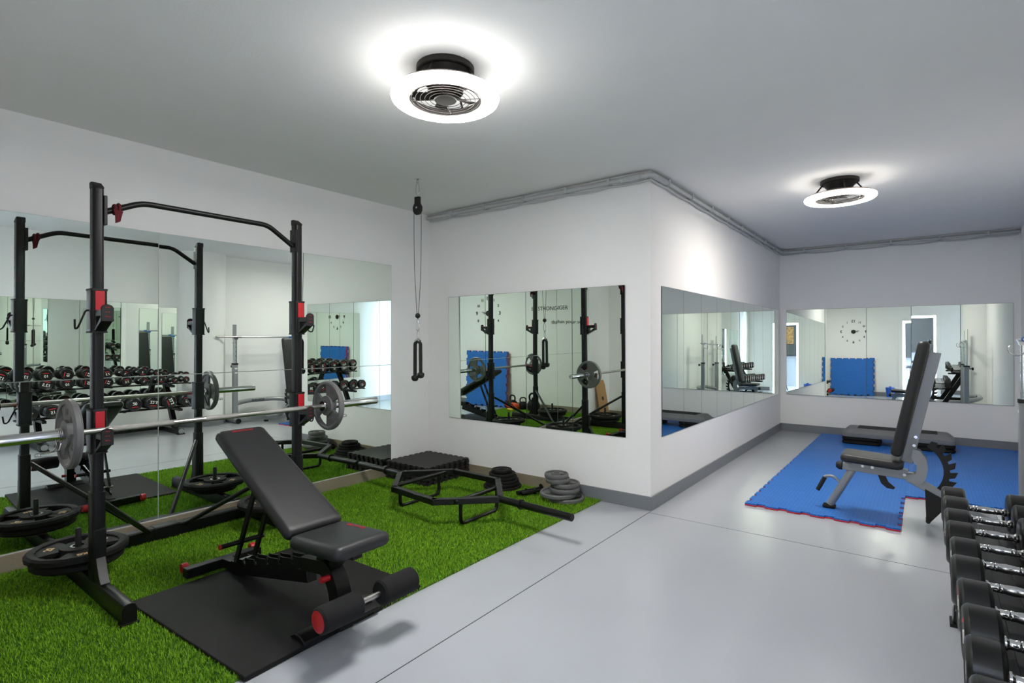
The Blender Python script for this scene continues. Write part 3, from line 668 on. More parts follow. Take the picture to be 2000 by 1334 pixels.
for s in (-1, 1):
    pts = [(RXP+sd.x*a*s, RYP+sd.y*a*s, z) for a, z in ((0.036, 2.38), (0.035, 2.1), (0.030, 1.85), (0.018, 1.66), (0.007, 1.52))]
    MB().tube(fillet(pts, 0.15, 4), 0.0024, 6).done('cable', M['cable'], t)
MB().sphere((RXP, RYP, 1.505), 0.021, 18).done('stopper_ball', M['blackmatte'], t)
carab(1.385, 1.485, 0.016, 'carabiner', t)
t = thing('triceps_rope', 'black twisted rope grip with bulb ends hanging from the cable', 'rope grip', (RXP, RYP, 1.385))
carab(1.315, 1.392, 0.010, 'carabiner', t)
MB().tube([(RXP-sd.x*0.022, RYP-sd.y*0.022, 1.298), (RXP, RYP, 1.312), (RXP+sd.x*0.022, RYP+sd.y*0.022, 1.298)], 0.012, 10).done('rope_clasp', M['chrome'], t)
for s, zb in ((-1, 1.005), (1, 1.03)):
    pts = fillet([(RXP, RYP, 1.30), (RXP+sd.x*0.026*s, RYP+sd.y*0.026*s, 1.285), (RXP+sd.x*0.028*s, RYP+sd.y*0.028*s, zb)], 0.03, 6)
    dense = []
    for a, b in zip(pts, pts[1:]):
        k = max(1, int((b-a).length/0.006))
        for i in range(k): dense.append(a.lerp(b, i/k))
    dense.append(pts[-1])
    mb = MB()
    for ph in (0, 2*PI/3, 4*PI/3):
        tw = []; s_ = 0
        for i, q in enumerate(dense):
            if i: s_ += (q-dense[i-1]).length
            a = ph+s_*190*0.9; tw.append(q+V((sd.x, sd.y, 0))*0.0075*math.cos(a)+V((-sd.y, sd.x, 0))*0.0075*math.sin(a))
        mb.tube(tw, 0.0085, 8)
    mb.done('twisted_rope', M['rope'], t)
    MB().lathe([(0, -0.03), (0.018, -0.026), (0.028, -0.012), (0.030, 0.004), (0.026, 0.014), (0.014, 0.018), (0, 0.018)], (RXP+sd.x*0.028*s, RYP+sd.y*0.028*s, zb), n=20).done('bulb_end', M['blackmatte'], t)

# ---------------------------------------------------------------- hex bar
ZH = 0.19
t = thing('trap_bar', 'black hexagonal trap bar standing on its loop feet on the grass', 'trap bar', (-2.94, 3.0, Z0))
hexp = [(-3.17, 2.69), (-2.70, 2.64), (-2.37, 2.965), (-2.70, 3.34), (-3.19, 3.36), (-3.50, 3.03)]
mb = MB()
for (a, b) in zip(hexp, hexp[1:]+hexp[:1]):
    A, B = V(a+(ZH,)), V(b+(ZH,)); e = (B-A).normalized()*0.018
    mb.beam(A-e, B+e, 0.042, 0.042)
mb.done('hexagon_frame', M['black'], t, bevel=0.003)
for s, (x0, y0), (x1, y1), (xc, yc) in ((1, (-2.37, 2.965), (-1.765, 2.925), (-2.19, 2.953)), (-1, (-3.50, 3.03), (-4.07, 3.055), (-3.68, 3.04))):
    MB().tube([(x0, y0, ZH), (xc, yc, ZH)], 0.024, 18).done('sleeve_stub', M['black'], t)
    d_ = V((x1-xc, y1-yc, 0)).normalized()
    MB().tube([V((xc, yc, ZH)), V((xc, yc, ZH))+d_*0.014], 0.034, 20).done('sleeve_collar', M['black'], t)
    MB().tube([(xc, yc, ZH), (x1, y1, ZH), V((x1, y1, ZH))+d_*0.003], [0.0245, 0.0245, 0.021], 20).done('sleeve', M['black'], t)
for sx in (-3.235, -2.58):
    y0, y1 = (2.80, 3.22) if sx < -3 else (2.78, 3.18)
    MB().tube([(sx, 2.72 if sx > -3 else 2.76, ZH), (sx, 3.24 if sx > -3 else 3.3, ZH)], 0.0155, 14).done('grip_handle', M['black'], t)
    MB().tube(fillet([(sx, y0, ZH-0.01), (sx, y0, Z0+0.016), (sx, y1, Z0+0.016), (sx, y1, ZH-0.01)], 0.045, 6), 0.0135, 12).done('loop_foot', M['black'], t)

# ---------------------------------------------------------------- stack of black foam tiles
def tile_outline(L, W, tooth, dep, phase=0):
    "interlocking edge: dovetailed teeth on all four sides"
    def side(n, Ln):
        o = []; step = Ln/n
        for k in range(n):
            s = k*step
            if (k+phase) % 2: o += [(s, 0), (s, -0)]
            else: o += [(s+step*0.12, 0), (s-step*0.02, dep), (s+step*1.02, dep), (s+step*0.88, 0)]
        return o
    nx, ny = int(round(L/tooth)) | 1, int(round(W/tooth)) | 1
    pts = []
    for (s, d_) in side(nx, L): pts.append((-L/2+s, -W/2-d_))
    for (s, d_) in side(ny, W): pts.append((L/2+d_, -W/2+s))
    for (s, d_) in side(nx, L): pts.append((L/2-s, W/2+d_))
    for (s, d_) in side(ny, W): pts.append((-L/2-d_, W/2-s))
    out = []
    for p in pts:
        if not out or (abs(p[0]-out[-1][0])+abs(p[1]-out[-1][1])) > 1e-5: out.append(p)
    return out
ft = MB().prism(tile_outline(0.53, 0.53, 0.036, 0.018), 0, 0.0125, lambda a, b, h: (a, b, h)).done('foam_tile', M['foamtile'])
words = ('bottom', 'second', 'third', 'fourth', 'fifth', 'sixth', 'seventh', 'eighth', 'ninth', 'tenth', 'eleventh', 'top')
z = 0.006
for k in range(12):
    o = ft if k == 0 else dup(ft)
    z_ = z+k*0.0138
    o.location = (-3.79+rnd.uniform(-0.008, 0.008)+(0.012 if k < 5 else 0), 3.632+rnd.uniform(-0.008, 0.008)-(0.012 if k < 5 else 0), z_); o.rotation_euler = (rnd.uniform(-0.004, 0.004), rnd.uniform(-0.004, 0.004), rnd.uniform(-0.02, 0.02)+(0.03 if k in (2, 3) else 0))
    tag(o, f'black foam tile in the corner stack, {words[k]} of the pile counted from the bottom' if 0 < k < 11 else f'black interlocking foam tile, {words[k]} of the corner stack', 'foam tile', 'black foam tiles stacked in the corner')
# ---------------------------------------------------------------- stacked plates
def disc_plate(R, th, m, label, group, bore=0.015):
    mb = MB()
    mb.lathe([(bore, 0.15*th), (R*0.33, 0.15*th), (R*0.36, 0.22*th), (R*0.74, 0.22*th), (R*0.8, 0), (R-0.004, 0), (R, 0.2*th), (R, 0.8*th), (R-0.004, th), (R*0.8, th), (R*0.74, 0.78*th), (R*0.36, 0.78*th), (R*0.33, 0.95*th), (bore, 0.95*th)], n=48, closed=True)
    return tag(mb.done('weight_plate', m), label, 'weight plate', group)
z = Z0; cx, cy_ = -2.985, 3.755
for k, (R, th, lb) in enumerate(((0.168, 0.026, 'widest black disc at the bottom of the black plate stack'), (0.150, 0.026, 'second black disc from the bottom of the black plate stack'), (0.147, 0.026, 'third black disc from the bottom of the black plate stack'), (0.124, 0.027, 'fourth black disc from the bottom of the black plate stack'), (0.118, 0.026, 'fifth black disc, just below the small top one in the black stack'), (0.090, 0.030, 'small black disc on top of the black plate stack'))):
    o = disc_plate(R, th, M['rubber'], lb, 'black plates stacked by the wall')
    o.location = (cx+rnd.uniform(-0.008, 0.008), cy_+rnd.uniform(-0.008, 0.008), z); z += th
z = Z0+0.018; cx, cy_ = -2.365, 3.735
gl = (('bottom grey plate, half covered, in the grey stack near the grass edge', 0.150, (0.035, 0.03), '5'), ('large grey plate, second from the bottom of the grey stack', 0.150, (-0.012, -0.01), '5'), ('grey plate in the middle of the grey stack, shifted right', 0.125, (0.03, 0.02), '2.5'), ('fourth grey plate from the bottom of the grey stack', 0.118, (0.028, 0.035), '2.5'), ('grey plate just below the top one in the grey stack', 0.100, (-0.02, -0.005), '1.25'), ('small grey plate with steel bore on top of the grey stack', 0.098, (-0.028, -0.012), '1.25'))
for k, (lb, R, (ox_, oy_), nm) in enumerate(gl):
    p = grey_plate(lb, 'grey plates stacked by the wall', R, nm, 0.016)
    put(p, (cx+ox_, cy_+oy_, z), (0, 0, rnd.uniform(0, 6))); z += 0.0365
# two dumbbell handles lying on the grass
for (p, q, lb) in (((-2.70, 3.595), (-2.60, 3.80), 'short black bar with a flange lying on the grass, left of two'), ((-2.655, 3.60), (-2.50, 3.88), 'short black bar lying half behind the grey plates, right of two')):
    P_, Q_ = V(p+(Z0+0.03,)), V(q+(Z0+0.045,)); d_ = (Q_-P_).normalized()
    t = thing('dumbbell_bar', lb, 'dumbbell bar', (P_.x, P_.y, Z0), 'short bars on the grass')
    MB().tube([P_, Q_], 0.0135, 14).done('shaft', M['black'], t)
    MB().tube([P_.lerp(Q_, 0.0), P_.lerp(Q_, 0.36)], 0.0165, 16).done('sleeve', M['black'], t)
    MB().tube([P_.lerp(Q_, 0.36), P_.lerp(Q_, 0.36)+d_*0.01], 0.024, 18).done('collar', M['black'], t)
    if p[0] < -2.68: MB().tube([Q_, Q_+d_*0.006, Q_+d_*0.02], [0.034, 0.034, 0.016], 22).done('flange', M['black'], t)

# ---------------------------------------------------------------- dumbbell rack and dumbbells
t = thing('dumbbell_rack', 'black two-tier dumbbell rack along the right wall', 'rack', (0.45, 2.5, 0))
LX, LZ, UX, UZ = 0.235, 0.385, 0.50, 0.70       # shelf centre lines
for y in (1.72, 3.2):
    MB().box(0.10, 0.80, y-0.04, y+0.04, 0.012, 0.075).done('foot', M['black'], t, bevel=0.006)
    for x0_, x1_ in ((0.085, 0.15), (0.75, 0.81)): MB().box(x0_, x1_, y-0.045, y+0.045, 0, 0.014).done('foot_pad', M['rubber'], t)
    MB().beam((0.30, y, 0.06), (0.66, y, 0.72), 0.06, 0.08, (1, 0, 0)).done('upright', M['black'], t, bevel=0.005)
    MB().prism([(0.10, 0.33), (0.44, 0.33), (0.44, 0.385), (0.10, 0.36)], -0.02, 0.02, lambda a, b, h: (a, y+h, b)).done('shelf_bracket', M['black'], t)
    MB().prism([(0.36, 0.645), (0.70, 0.645), (0.70, 0.70), (0.36, 0.675)], -0.02, 0.02, lambda a, b, h: (a, y+h, b)).done('shelf_bracket', M['black'], t)
    o = MB().lathe([(0, 0.0), (0.035, 0), (0.035, 0.004), (0, 0.004)], (0.098, y+0.0, 0.045), (-1, 0, 0), 24).done('foot_emblem', M['steelgrey'], t)
MB().box(0.70, 0.78, 1.74, 3.18, 0.02, 0.07).done('rear_beam', M['black'], t, bevel=0.005)
for (cx, cz, y0, y1) in ((LX, LZ, 1.48, 3.58), (UX, UZ, 1.46, 3.46)):
    mb = MB()
    for sx in (-0.052, 0.052): mb.box(cx+sx-0.022, cx+sx+0.022, y0, y1, cz-0.012, cz+0.0)
    mb.box(cx-0.09, cx-0.072, y0, y1, cz-0.012, cz-0.005).box(cx+0.072, cx+0.09, y0, y1, cz-0.012, cz-0.005)
    for yy in (y0, (y0+y1)/2, y1-0.03): mb.box(cx-0.09, cx+0.09, yy, yy+0.03, cz-0.02, cz-0.012)
    mb.box(cx-0.088, cx+0.088, y0+0.002, y1-0.002, cz-0.0125, cz-0.009)
    mb.done('shelf', M['black'], t, bevel=0.002)
def dumbbell(kg, R, hw, L, label, group):
    "built along x with its centre at the origin"
    t = thing('dumbbell', label, 'dumbbell', (0, 0, 0), group)
    hl = L/2-hw
    prof = [(0, -hl), (0.0125, -hl), (0.019, -hl*0.93), (0.0195, -hl*0.86), (0.014, -hl*0.78), (0.0135, -hl*0.6), (0.0148, -hl*0.57), (0.0148, -hl*0.5), (0.0138, -hl*0.47), (0.0152, -hl*0.44), (0.0152, -hl*0.36), (0.0142, -hl*0.33), (0.0165, -hl*0.1)]
    prof = prof+[(r, -h) for r, h in reversed(prof)]
    MB().lathe(prof, (0, 0, 0), (1, 0, 0), 20).done('handle', M['chrome'], t)
    for s in (-1, 1):
        x0, x1 = s*hl*0.98, s*L/2
        d_ = (x1-x0)/hw
        hd = MB().lathe([(0, x0), (R*0.80, x0), (R*0.93, x0+d_*0.004), (R, x0+d_*0.012), (R, x1-d_*0.012), (R*0.93, x1-d_*0.004), (R*0.84, x1), (R*0.78, x1-d_*0.003), (0, x1-d_*0.003)], (0, 0, 0), (1, 0, 0), 40).done('head', M['rubbergloss'], t)
        xf = x1-d_*0.003
        ex = V((0, -1, 0)) if s < 0 else V((0, 1, 0))
        text(kg, R*0.62, (xf, 0, -R*0.14), ex, (0, 0, 1), M['whiteprint'], 'number', hd, depth=0.0008, bold=0.015)
        MB().box(min(xf, xf+s*0.0008), max(xf, xf+s*0.0008), -R*0.40, R*0.40, R*0.34, R*0.46).done('red_stripe', M['redprint'], hd)
    return t
ordn = ('first', 'second', 'third', 'fourth', 'fifth', 'sixth', 'seventh', 'eighth', 'ninth', 'tenth')
protos = {}
def place_db(kg, R, hw, L, x, y, z, roll, label, group):
    if kg not in protos: protos[kg] = d_ = dumbbell(kg, R, hw, L, label, group)
    else: d_ = dup(protos[kg])
    d_.location = (x, y, z); d_.rotation_euler = (roll, 0, rnd.uniform(-0.03, 0.03)); tag(d_, label, 'dumbbell', group)
low = ((3.47, '25'), (3.265, '25'), (3.06, '22.5'), (2.85, '22.5'), (2.64, '20'), (2.42, '20'), (2.205, '17.5'), (2.0, '17.5'), (1.795, '15'), (1.59, '15'))
dims = {'25': (0.090, 0.092, 0.335), '22.5': (0.087, 0.088, 0.33), '20': (0.085, 0.085, 0.322), '17.5': (0.083, 0.082, 0.316), '15': (0.081, 0.078, 0.31), '12.5': (0.078, 0.074, 0.30), '10': (0.072, 0.066, 0.28), '7.5': (0.064, 0.058, 0.262), '5': (0.056, 0.05, 0.245), '2': (0.046, 0.042, 0.225)}
rolls = (-0.35, 0.15, 2.0, 3.0, 3.2, 2.6, 0.3, -0.4, 0.2, 1.1)
for k, (y, kg) in enumerate(low):
    R, hw, L = dims[kg]
    place_db(kg, R, hw, L, LX+rnd.uniform(-0.006, 0.006), y, LZ+R+0.001, rolls[k], f'black round-headed dumbbell, {ordn[k]} from the far end of the lower rack shelf', 'dumbbells on the lower shelf')
upp = ((3.385, '2'), (3.235, '2'), (3.05, '5'), (2.845, '5'), (2.635, '7.5'), (2.425, '7.5'), (2.21, '10'), (2.0, '10'), (1.79, '12.5'), (1.58, '12.5'))
rolls = (0.4, 2.2, 3.1, -0.7, 0.2, 1.2, 1.4, 0.1, -0.25, -0.4)
for k, (y, kg) in enumerate(upp):
    R, hw, L = dims[kg]
    place_db(kg, R, hw, L, UX+rnd.uniform(-0.006, 0.006), y, UZ+R+0.001, rolls[k], f'black round-headed dumbbell, {ordn[k]} from the column on the upper rack shelf', 'dumbbells on the upper shelf')

# ---------------------------------------------------------------- blue floor mats
def edge_outline(L, flags, tooth=0.074, dep=0.024):
    "square tile; flags say which sides (front, right, back, left) show their teeth"
    h = L/2; n = 13; st = L/n; pts = []
    for k in range(4):
        dx, dy = ((1, 0), (0, 1), (-1, 0), (0, -1))[k]; nx, ny = dy, -dx
        cx, cyy = ((-h, -h), (h, -h), (h, h), (-h, h))[k]
        if not flags[k]: pts.append((cx, cyy)); continue
        for i in range(n):
            s0 = i*st
            if i % 2: pts += [(cx+dx*s0-nx*dep, cyy+dy*s0-ny*dep) if False else (cx+dx*(s0+st*0.10)-nx*dep, cyy+dy*(s0+st*0.10)-ny*dep), (cx+dx*(s0+st*0.90)-nx*dep, cyy+dy*(s0+st*0.90)-ny*dep)]
            else:
                a0 = 0.0 if i == 0 else -0.10; a1 = 1.0 if i == n-1 else 1.10
                pts += [(cx+dx*(s0+st*a0), cyy+dy*(s0+st*a0))] + ([] if i == n-1 else [(cx+dx*(s0+st*a1), cyy+dy*(s0+st*a1))])
    return pts
def blue_tile(flags, L=1.0, th=0.02):
    ol = edge_outline(L, flags)
    o = MB().prism(ol, 0, th*0.5, lambda a, b, h: (a, b, h)).done('foam_mat_tile', M['bluefoam'], smooth=0)
    for v in o.data.vertices: v.co.z += th*0.5
    o.location = (0, 0, 0)
    MB().prism(ol, 0, th*0.5, lambda a, b, h: (a, b, h)).done('underside', M['redfoam'], o, smooth=0)
    return o
rowY = (5.005, 6.005, 7.005, 8.005)
def tile_name(i, j):
    r = ('nearest the camera', 'second row from the camera', 'third row from the camera', 'along the back wall')[j]
    return f'blue foam floor tile, {r}, {"left" if i == 0 else "right"} column' if j else 'blue foam floor tile with red edge, nearest the camera, sticking out alone'
for j, y in enumerate(rowY):
    for i in range(2):
        if j == 0 and i == 1: continue
        o = blue_tile((1 if j == 0 or (i == 1 and j == 1) else 0, 1 if j == 0 else 0, 0, 1 if i == 0 else 0))
        o.location = (-0.635+i*1.001, y, 0.001); tag(o, tile_name(i, j), 'mat', 'blue floor mats')
bt = blue_tile((1, 1, 1, 1))
# leaning mats on the rear wall
for k, lb in enumerate(('blue foam mat leaning on the clock wall, front one of the stack', 'blue foam mat leaning on the clock wall, middle of the stack', 'blue foam mat leaning on the clock wall, rearmost of the stack')):
    o = bt if k == 0 else dup(bt); o.rotation_euler = (-(PI/2)+0.055, 0, 0)
    o.location = (-1.56+(-0.012, -0.018, 0.01)[k], YR+0.10-0.021*k, 0.505); tag(o, lb, 'mat', 'blue mats leaning under the clock')

# ---------------------------------------------------------------- aerobic step
t = thing('aerobic_step', 'long grey and black aerobic step on black risers against the back wall', 'step platform', (-0.27, 8.0, 0.021))
zb = 0.021+0.09
def slab(x0, x1, y0, y1, z0, z1, ins, name, m, par=None):
    mb = MB(); xc, yc = (x0+x1)/2, (y0+y1)/2
    rings = []
    for z, i_ in ((z0, 0.004), (z0+0.008, 0), (z0+(z1-z0)*0.45, 0.002), (z1-0.008, ins), (z1, ins+0.012)):
        rings.append([mb.bm.verts.new((xc+a, yc+b, z)) for a, b in rrect(x1-x0-2*i_, y1-y0-2*i_, 0.045, 5)])
    for A, B in zip(rings, rings[1:]):
        for k in range(len(A)): mb.bm.faces.new((A[k], A[(k+1) % len(A)], B[(k+1) % len(A)], B[k]))
    mb.bm.faces.new(list(reversed(rings[0]))); mb.bm.faces.new(rings[-1])
    return mb.done(name, m, par if par is not None else t)
SX0, SX1, SY0, SY1 = -0.83, 0.27, 7.82, 8.22
slab(SX0, SX1, SY0, SY1, zb, zb+0.105, 0.05, 'platform', M['stepgrey'])
MB().box(SX0+0.16, SX1-0.16, SY0+0.065, SY1-0.065, zb+0.104, zb+0.1085).done('grip_top', M['rubber'], t, bevel=0.003)
for x0, x1, w_ in ((SX0, SX0+0.40, 'left'), (SX1-0.40, SX1, 'right')):
    for k in range(2):
        mb = MB(); z0 = 0.021+k*0.046
        rings = []
        for z, i_ in ((z0, 0.012), (z0+0.012, 0), (z0+0.034, 0), (z0+0.045, 0.014)):
            rings.append([mb.bm.verts.new(((x0+x1)/2+a, (SY0+SY1)/2+b, z)) for a, b in rrect(x1-x0-2*i_, SY1-SY0-2*i_, 0.05, 5)])
        for A, B in zip(rings, rings[1:]):
            for q in range(len(A)): mb.bm.faces.new((A[q], A[(q+1) % len(A)], B[(q+1) % len(A)], B[q]))
        mb.bm.faces.new(list(reversed(rings[0]))); mb.bm.faces.new(rings[-1])
        o = mb.done('step_riser', M['rubber']); tag(o, f'{"lower" if k == 0 else "upper"} black riser block under the {w_} end of the step', 'riser block', 'risers under the step')

# ---------------------------------------------------------------- grey utility bench (passage)
BY2 = 4.78
t = thing('weight_bench', 'silver grey upright bench with black pads standing on the blue mat', 'bench', (-0.2, BY2, 0.021))
ZB = 0.021
st = pad((-0.125, BY2, 0.385), (-0.505, BY2, 0.405), 0.30, 0.06, 'seat', M['leather'], (0, 0, 1), t)
bk = pad((-0.135, BY2, 0.475), (0.032, BY2, 1.285), 0.30, 0.070, 'backrest', M['leather'], (-1, 0, 0.2), t)
MB().beam((-0.107, BY2, 0.43), (0.055, BY2, 1.215), 0.05, 0.07, (1, 0, -0.2)).done('backrest_frame', M['steelgrey'], t, bevel=0.004)
MB().beam((-0.50, BY2, 0.353), (-0.06, BY2, 0.33), 0.06, 0.05).done('seat_frame', M['steelgrey'], t, bevel=0.004)
MB().beam((-0.44, BY2, 0.374), (-0.10, BY2, 0.36), 0.075, 0.03).done('seat_plate', M['steelgrey'], t, bevel=0.003)
MB().lathe([(0, 0.03), (0.02, 0.028), (0.032, 0.012), (0.034, -0.012), (0, -0.012)], (-0.515, BY2, 0.352), (-1, 0, 0), 20).done('end_cap', M['blackmatte'], t)
for y in (BY2-0.045, BY2+0.045):
    MB().prism([(-0.10, 0.30), (-0.03, 0.29), (0.0, 0.33), (0.012, 0.40), (0.004, 0.47), (-0.03, 0.52), (-0.07, 0.535), (-0.085, 0.47), (-0.05, 0.42), (-0.055, 0.36), (-0.12, 0.345)], -0.004, 0.004, lambda a, b, h: (a, y+h, b)).done('hinge_plate', M['steelgrey'], t)
for x, z in ((-0.12, 0.345), (-0.31, 0.372), (-0.37, 0.374), (-0.065, 0.56), (-0.055, 0.62)):
    MB().lathe([(0, -0.055), (0.010, -0.055), (0.011, -0.048), (0.011, 0.048), (0.010, 0.055), (0, 0.055)], (x, BY2, z), (0, 1, 0), 14).done('bolt', M['chrome'], t)
MB().tube([(-0.43, BY2, 0.345), (-0.585, BY2, ZB+0.02)], 0.027, 18).done('front_leg', M['steelgrey'], t)
MB().prism(rrect(0.085, 0.10, 0.02), ZB, ZB+0.018, lambda a, b, h: (-0.59+a, BY2+b, h)).done('foot_plate', M['rubber'], t, bevel=0.004)
MB().tube(fillet([(-0.50, BY2, 0.20), (-0.56, BY2, 0.262), (-0.615, BY2, 0.255), (-0.625, BY2, 0.235)], 0.03, 5), 0.0105, 12).done('carry_handle', M['steelgrey'], t)
MB().tube([(-0.618, BY2, 0.245), (-0.668, BY2, 0.14)], 0.0155, 14).done('handle_grip', M['blackmatte'], t)
MB().beam((-0.10, BY2, 0.325), (0.36, BY2, 0.075), 0.05, 0.06).done('spine', M['steelgrey'], t, bevel=0.006)
# slotted adjustment arc
C0 = (-0.10, 0.385)
arcp = []; ro = 0.266; ri = 0.198
aa = [-0.62+i*(1.62/24) for i in range(25)]
outer = [(C0[0]+ro*math.cos(aa[0]), C0[1]+ro*math.sin(aa[0]))]
stp = (aa[-1]-aa[0]-0.12)/6
for k in range(6):
    a0 = aa[0]+k*stp
    for rr_, f_ in ((ro-0.004, 0.02), (ro+0.010, 0.60), (ro-0.032, 0.50), (ro-0.034, 0.78), (ro-0.006, 0.98)):
        outer.append((C0[0]+rr_*math.cos(a0+stp*f_), C0[1]+rr_*math.sin(a0+stp*f_)))
outer.append((C0[0]+(ro-0.02)*math.cos(aa[-1]), C0[1]+(ro-0.02)*math.sin(aa[-1])))
inner = [(C0[0]+ri*math.cos(a), C0[1]+ri*math.sin(a)) for a in reversed(aa)]
MB().prism(outer+inner, -0.005, 0.005, lambda a, b, h: (a, BY2+h, b)).done('slotted_arc', M['blackmatte'], t, smooth=0)
MB().prism([(-0.28, 0.315), (-0.235, 0.315), (-0.215, 0.27), (-0.175, 0.235), (-0.185, 0.222), (-0.225, 0.225), (-0.26, 0.255)], -0.005, 0.005, lambda a, b, h: (a, BY2+h, b)).done('seat_slot_arm', M['blackmatte'], t)
MB().prism([(-0.005, 0.26), (0.135, 0.185), (0.022, 0.03), (0.002, 0.03)], -0.035, -0.027, lambda a, b, h: (a, BY2+h, b)).done('side_plate', M['blackmatte'], t)
MB().prism([(-0.005, 0.26), (0.135, 0.185), (0.022, 0.03), (0.002, 0.03)], 0.027, 0.035, lambda a, b, h: (a, BY2+h, b)).done('side_plate', M['blackmatte'], t)
MB().tube([(0.012, BY2-0.05, 0.04), (0.012, BY2+0.05, 0.04)], 0.014, 14).done('roller_foot', M['blackmatte'], t)
MB().beam((0.36, BY2-0.22, 0.055), (0.36, BY2+0.22, 0.055), 0.06, 0.07).done('rear_crossbar', M['steelgrey'], t, bevel=0.008)
for y0_ in (BY2-0.235, BY2+0.19): MB().box(0.33, 0.39, y0_, y0_+0.045, 0, 0.024).done('rear_pad', M['rubber'], t)

# ---------------------------------------------------------------- squat stand (partly out of frame, seen in the mirrors)
t = thing('squat_stand', 'silver grey squat stand with two posts in front of the right wall', 'rack', (0.6, 4.66, 0))
SXX = 0.555
for y in (4.16, 5.165):
    MB().prism(rrect(0.075, 0.075, 0.016), 0.03, 0.875, lambda a, b, h: (SXX+a, y+b, h)).done('outer_post', M['steelgrey'], t)
    MB().prism(rrect(0.082, 0.082, 0.016), 0.86, 0.885, lambda a, b, h: (SXX+a, y+b, h)).done('post_collar', M['blackmatte'], t)
    ip = MB().prism(rrect(0.052, 0.052, 0.010), 0.87, 1.27, lambda a, b, h: (SXX+a, y+b, h)).done('inner_post', M['chrome'], t)
    h = MB()
    for k in range(5): h.lathe([(0, 0.0268), (0.006, 0.0268), (0.006, 0.025), (0, 0.025)], (SXX, y, 0.93+k*0.07), (-1, 0, 0), 10)
    h.done('pin_hole', M['darkprint'], ip)
    MB().box(SXX+0.015, SXX+0.021, y-0.03, y+0.03, 1.30, 1.50).done('bar_catch', M['steelgrey'], t, bevel=0.001)
    MB().prism([(-0.03, 1.262), (0.02, 1.262), (0.022, 1.305), (0.014, 1.305), (0.010, 1.285), (-0.02, 1.285), (-0.04, 1.305), (-0.046, 1.302)], -0.032, 0.032, lambda a, b, h: (SXX+a, y+h, b)).done('cradle', M['chrome'], t)
    MB().tube([(SXX-0.028+0.045*math.cos(a)-0.02, y-0.045, 1.235+0.045*math.sin(a)) for a in [PI*0.7+k*PI*1.15/12 for k in range(13)]], 0.004, 8).done('safety_hook', M['chrome'], t)
    kn = MB().tube([(SXX+0.035, y, 0.83), (SXX+0.075, y, 0.83)], 0.008, 10).tube([(SXX+0.07, y, 0.83), (SXX+0.095, y, 0.83)], 0.024, 16).done('locking_knob', M['blackmatte'], t)
    MB().tube([(SXX-0.11, y, 0.04), (SXX+0.22, y, 0.04)], 0.038, 18).done('foot_tube', M['steelgrey'], t)
    for x0_ in (SXX-0.125, SXX+0.215): MB().tube([(x0_, y, 0.04), (x0_+0.02, y, 0.04)], 0.040, 18).done('foot_cap', M['rubber'], t)
    MB().box(SXX-0.0385, SXX-0.0378, y-0.02, y+0.02, 0.79, 0.81).done('warning_sticker', M['white'], t)
MB().tube(fillet([(SXX, 4.16, 0.27), (SXX+0.12, 4.24, 0.30), (SXX+0.2, 4.45, 0.32), (SXX+0.2, 4.9, 0.32), (SXX+0.12, 5.08, 0.30), (SXX, 5.165, 0.27)], 0.15, 6), 0.036, 18).done('curved_brace', M['steelgrey'], t)
MB().beam((SXX, 4.19, 0.07), (SXX, 5.135, 0.07), 0.06, 0.10).done('lower_brace', M['steelgrey'], t, bevel=0.01)
text('ADDONIS', 0.05, (SXX+0.163, 4.62, 0.322), (0, -1, 0), (0, 0, 1), M['darkprint'], 'lettering', t, depth=0.001, bold=0.02)
t = thing('squat_bar', 'long chrome bar resting across the silver squat stand', 'barbell', (SXX-0.012, 4.66, 1.30))
MB().tube([(SXX-0.012, 3.86, 1.303), (SXX-0.012, 5.34, 1.303)], 0.0135, 16).done('shaft', M['barsteel'], t)
for y, mm in ((4.225, 'steelgrey'), (5.095, 'blueclip')): MB().tube([(SXX-0.012, y-0.03, 1.303), (SXX-0.012, y+0.03, 1.303)], 0.0175, 16).done('bar_clip', M[mm], t)

# ---------------------------------------------------------------- things seen only in the mirrors
# wall clock of loose numerals
CXK, CZK, CRK = -1.545, 1.72, 0.285
t = thing('wall_clock', 'frameless wall clock of separate black numerals round a small hub', 'clock', (CXK, YR, CZK))
for k in range(1, 13):
    a = PI/2-k*PI/6
    text(str(k), 0.095 if k in (3, 6, 9, 12) else 0.068, (CXK-CRK*math.cos(a), YR+0.003, CZK+CRK*math.sin(a)), (-1, 0, 0), (0, 0, 1), M['darkprint'], 'numeral', t, depth=0.004, bold=0.03)
MB().lathe([(0, 0), (0.05, 0), (0.055, 0.006), (0.05, 0.02), (0, 0.024)], (CXK, YR, CZK), (0, 1, 0), 28).done('clock_hub', M['blackmatte'], t)
for a, L_, w_ in ((-0.25, 0.13, 0.008), (0.05, 0.10, 0.008), (-0.12, 0.15, 0.003)):
    e = V((-math.sin(PI/2+a)*-1, 0, math.cos(PI/2+a)))
    MB().beam(V((CXK, YR+0.026, CZK)), V((CXK, YR+0.026, CZK))+e*L_, 0.003, w_, V((-e.z, 0, e.x))).done('clock_hand', M['darkprint'], t)
# wall lettering
o = text('BE STRONGER', 0.098, (-2.90, YR+0.002, 1.78), (-1, 0, 0), (0, 0, 1), M['darkprint'], 'wall_lettering', None, depth=0.002, squash=1.05)
tag(o, 'large dark capitals reading BE STRONGER on the wall behind the camera', 'lettering')
o = text('than your session', 0.088, (-3.34, YR+0.002, 1.54), (-1, 0, 0), (0, 0, 1), M['darkprint'], 'wall_lettering', None, depth=0.002, squash=1.1)
tag(o, 'smaller dark lettering in lower case below BE STRONGER', 'lettering')
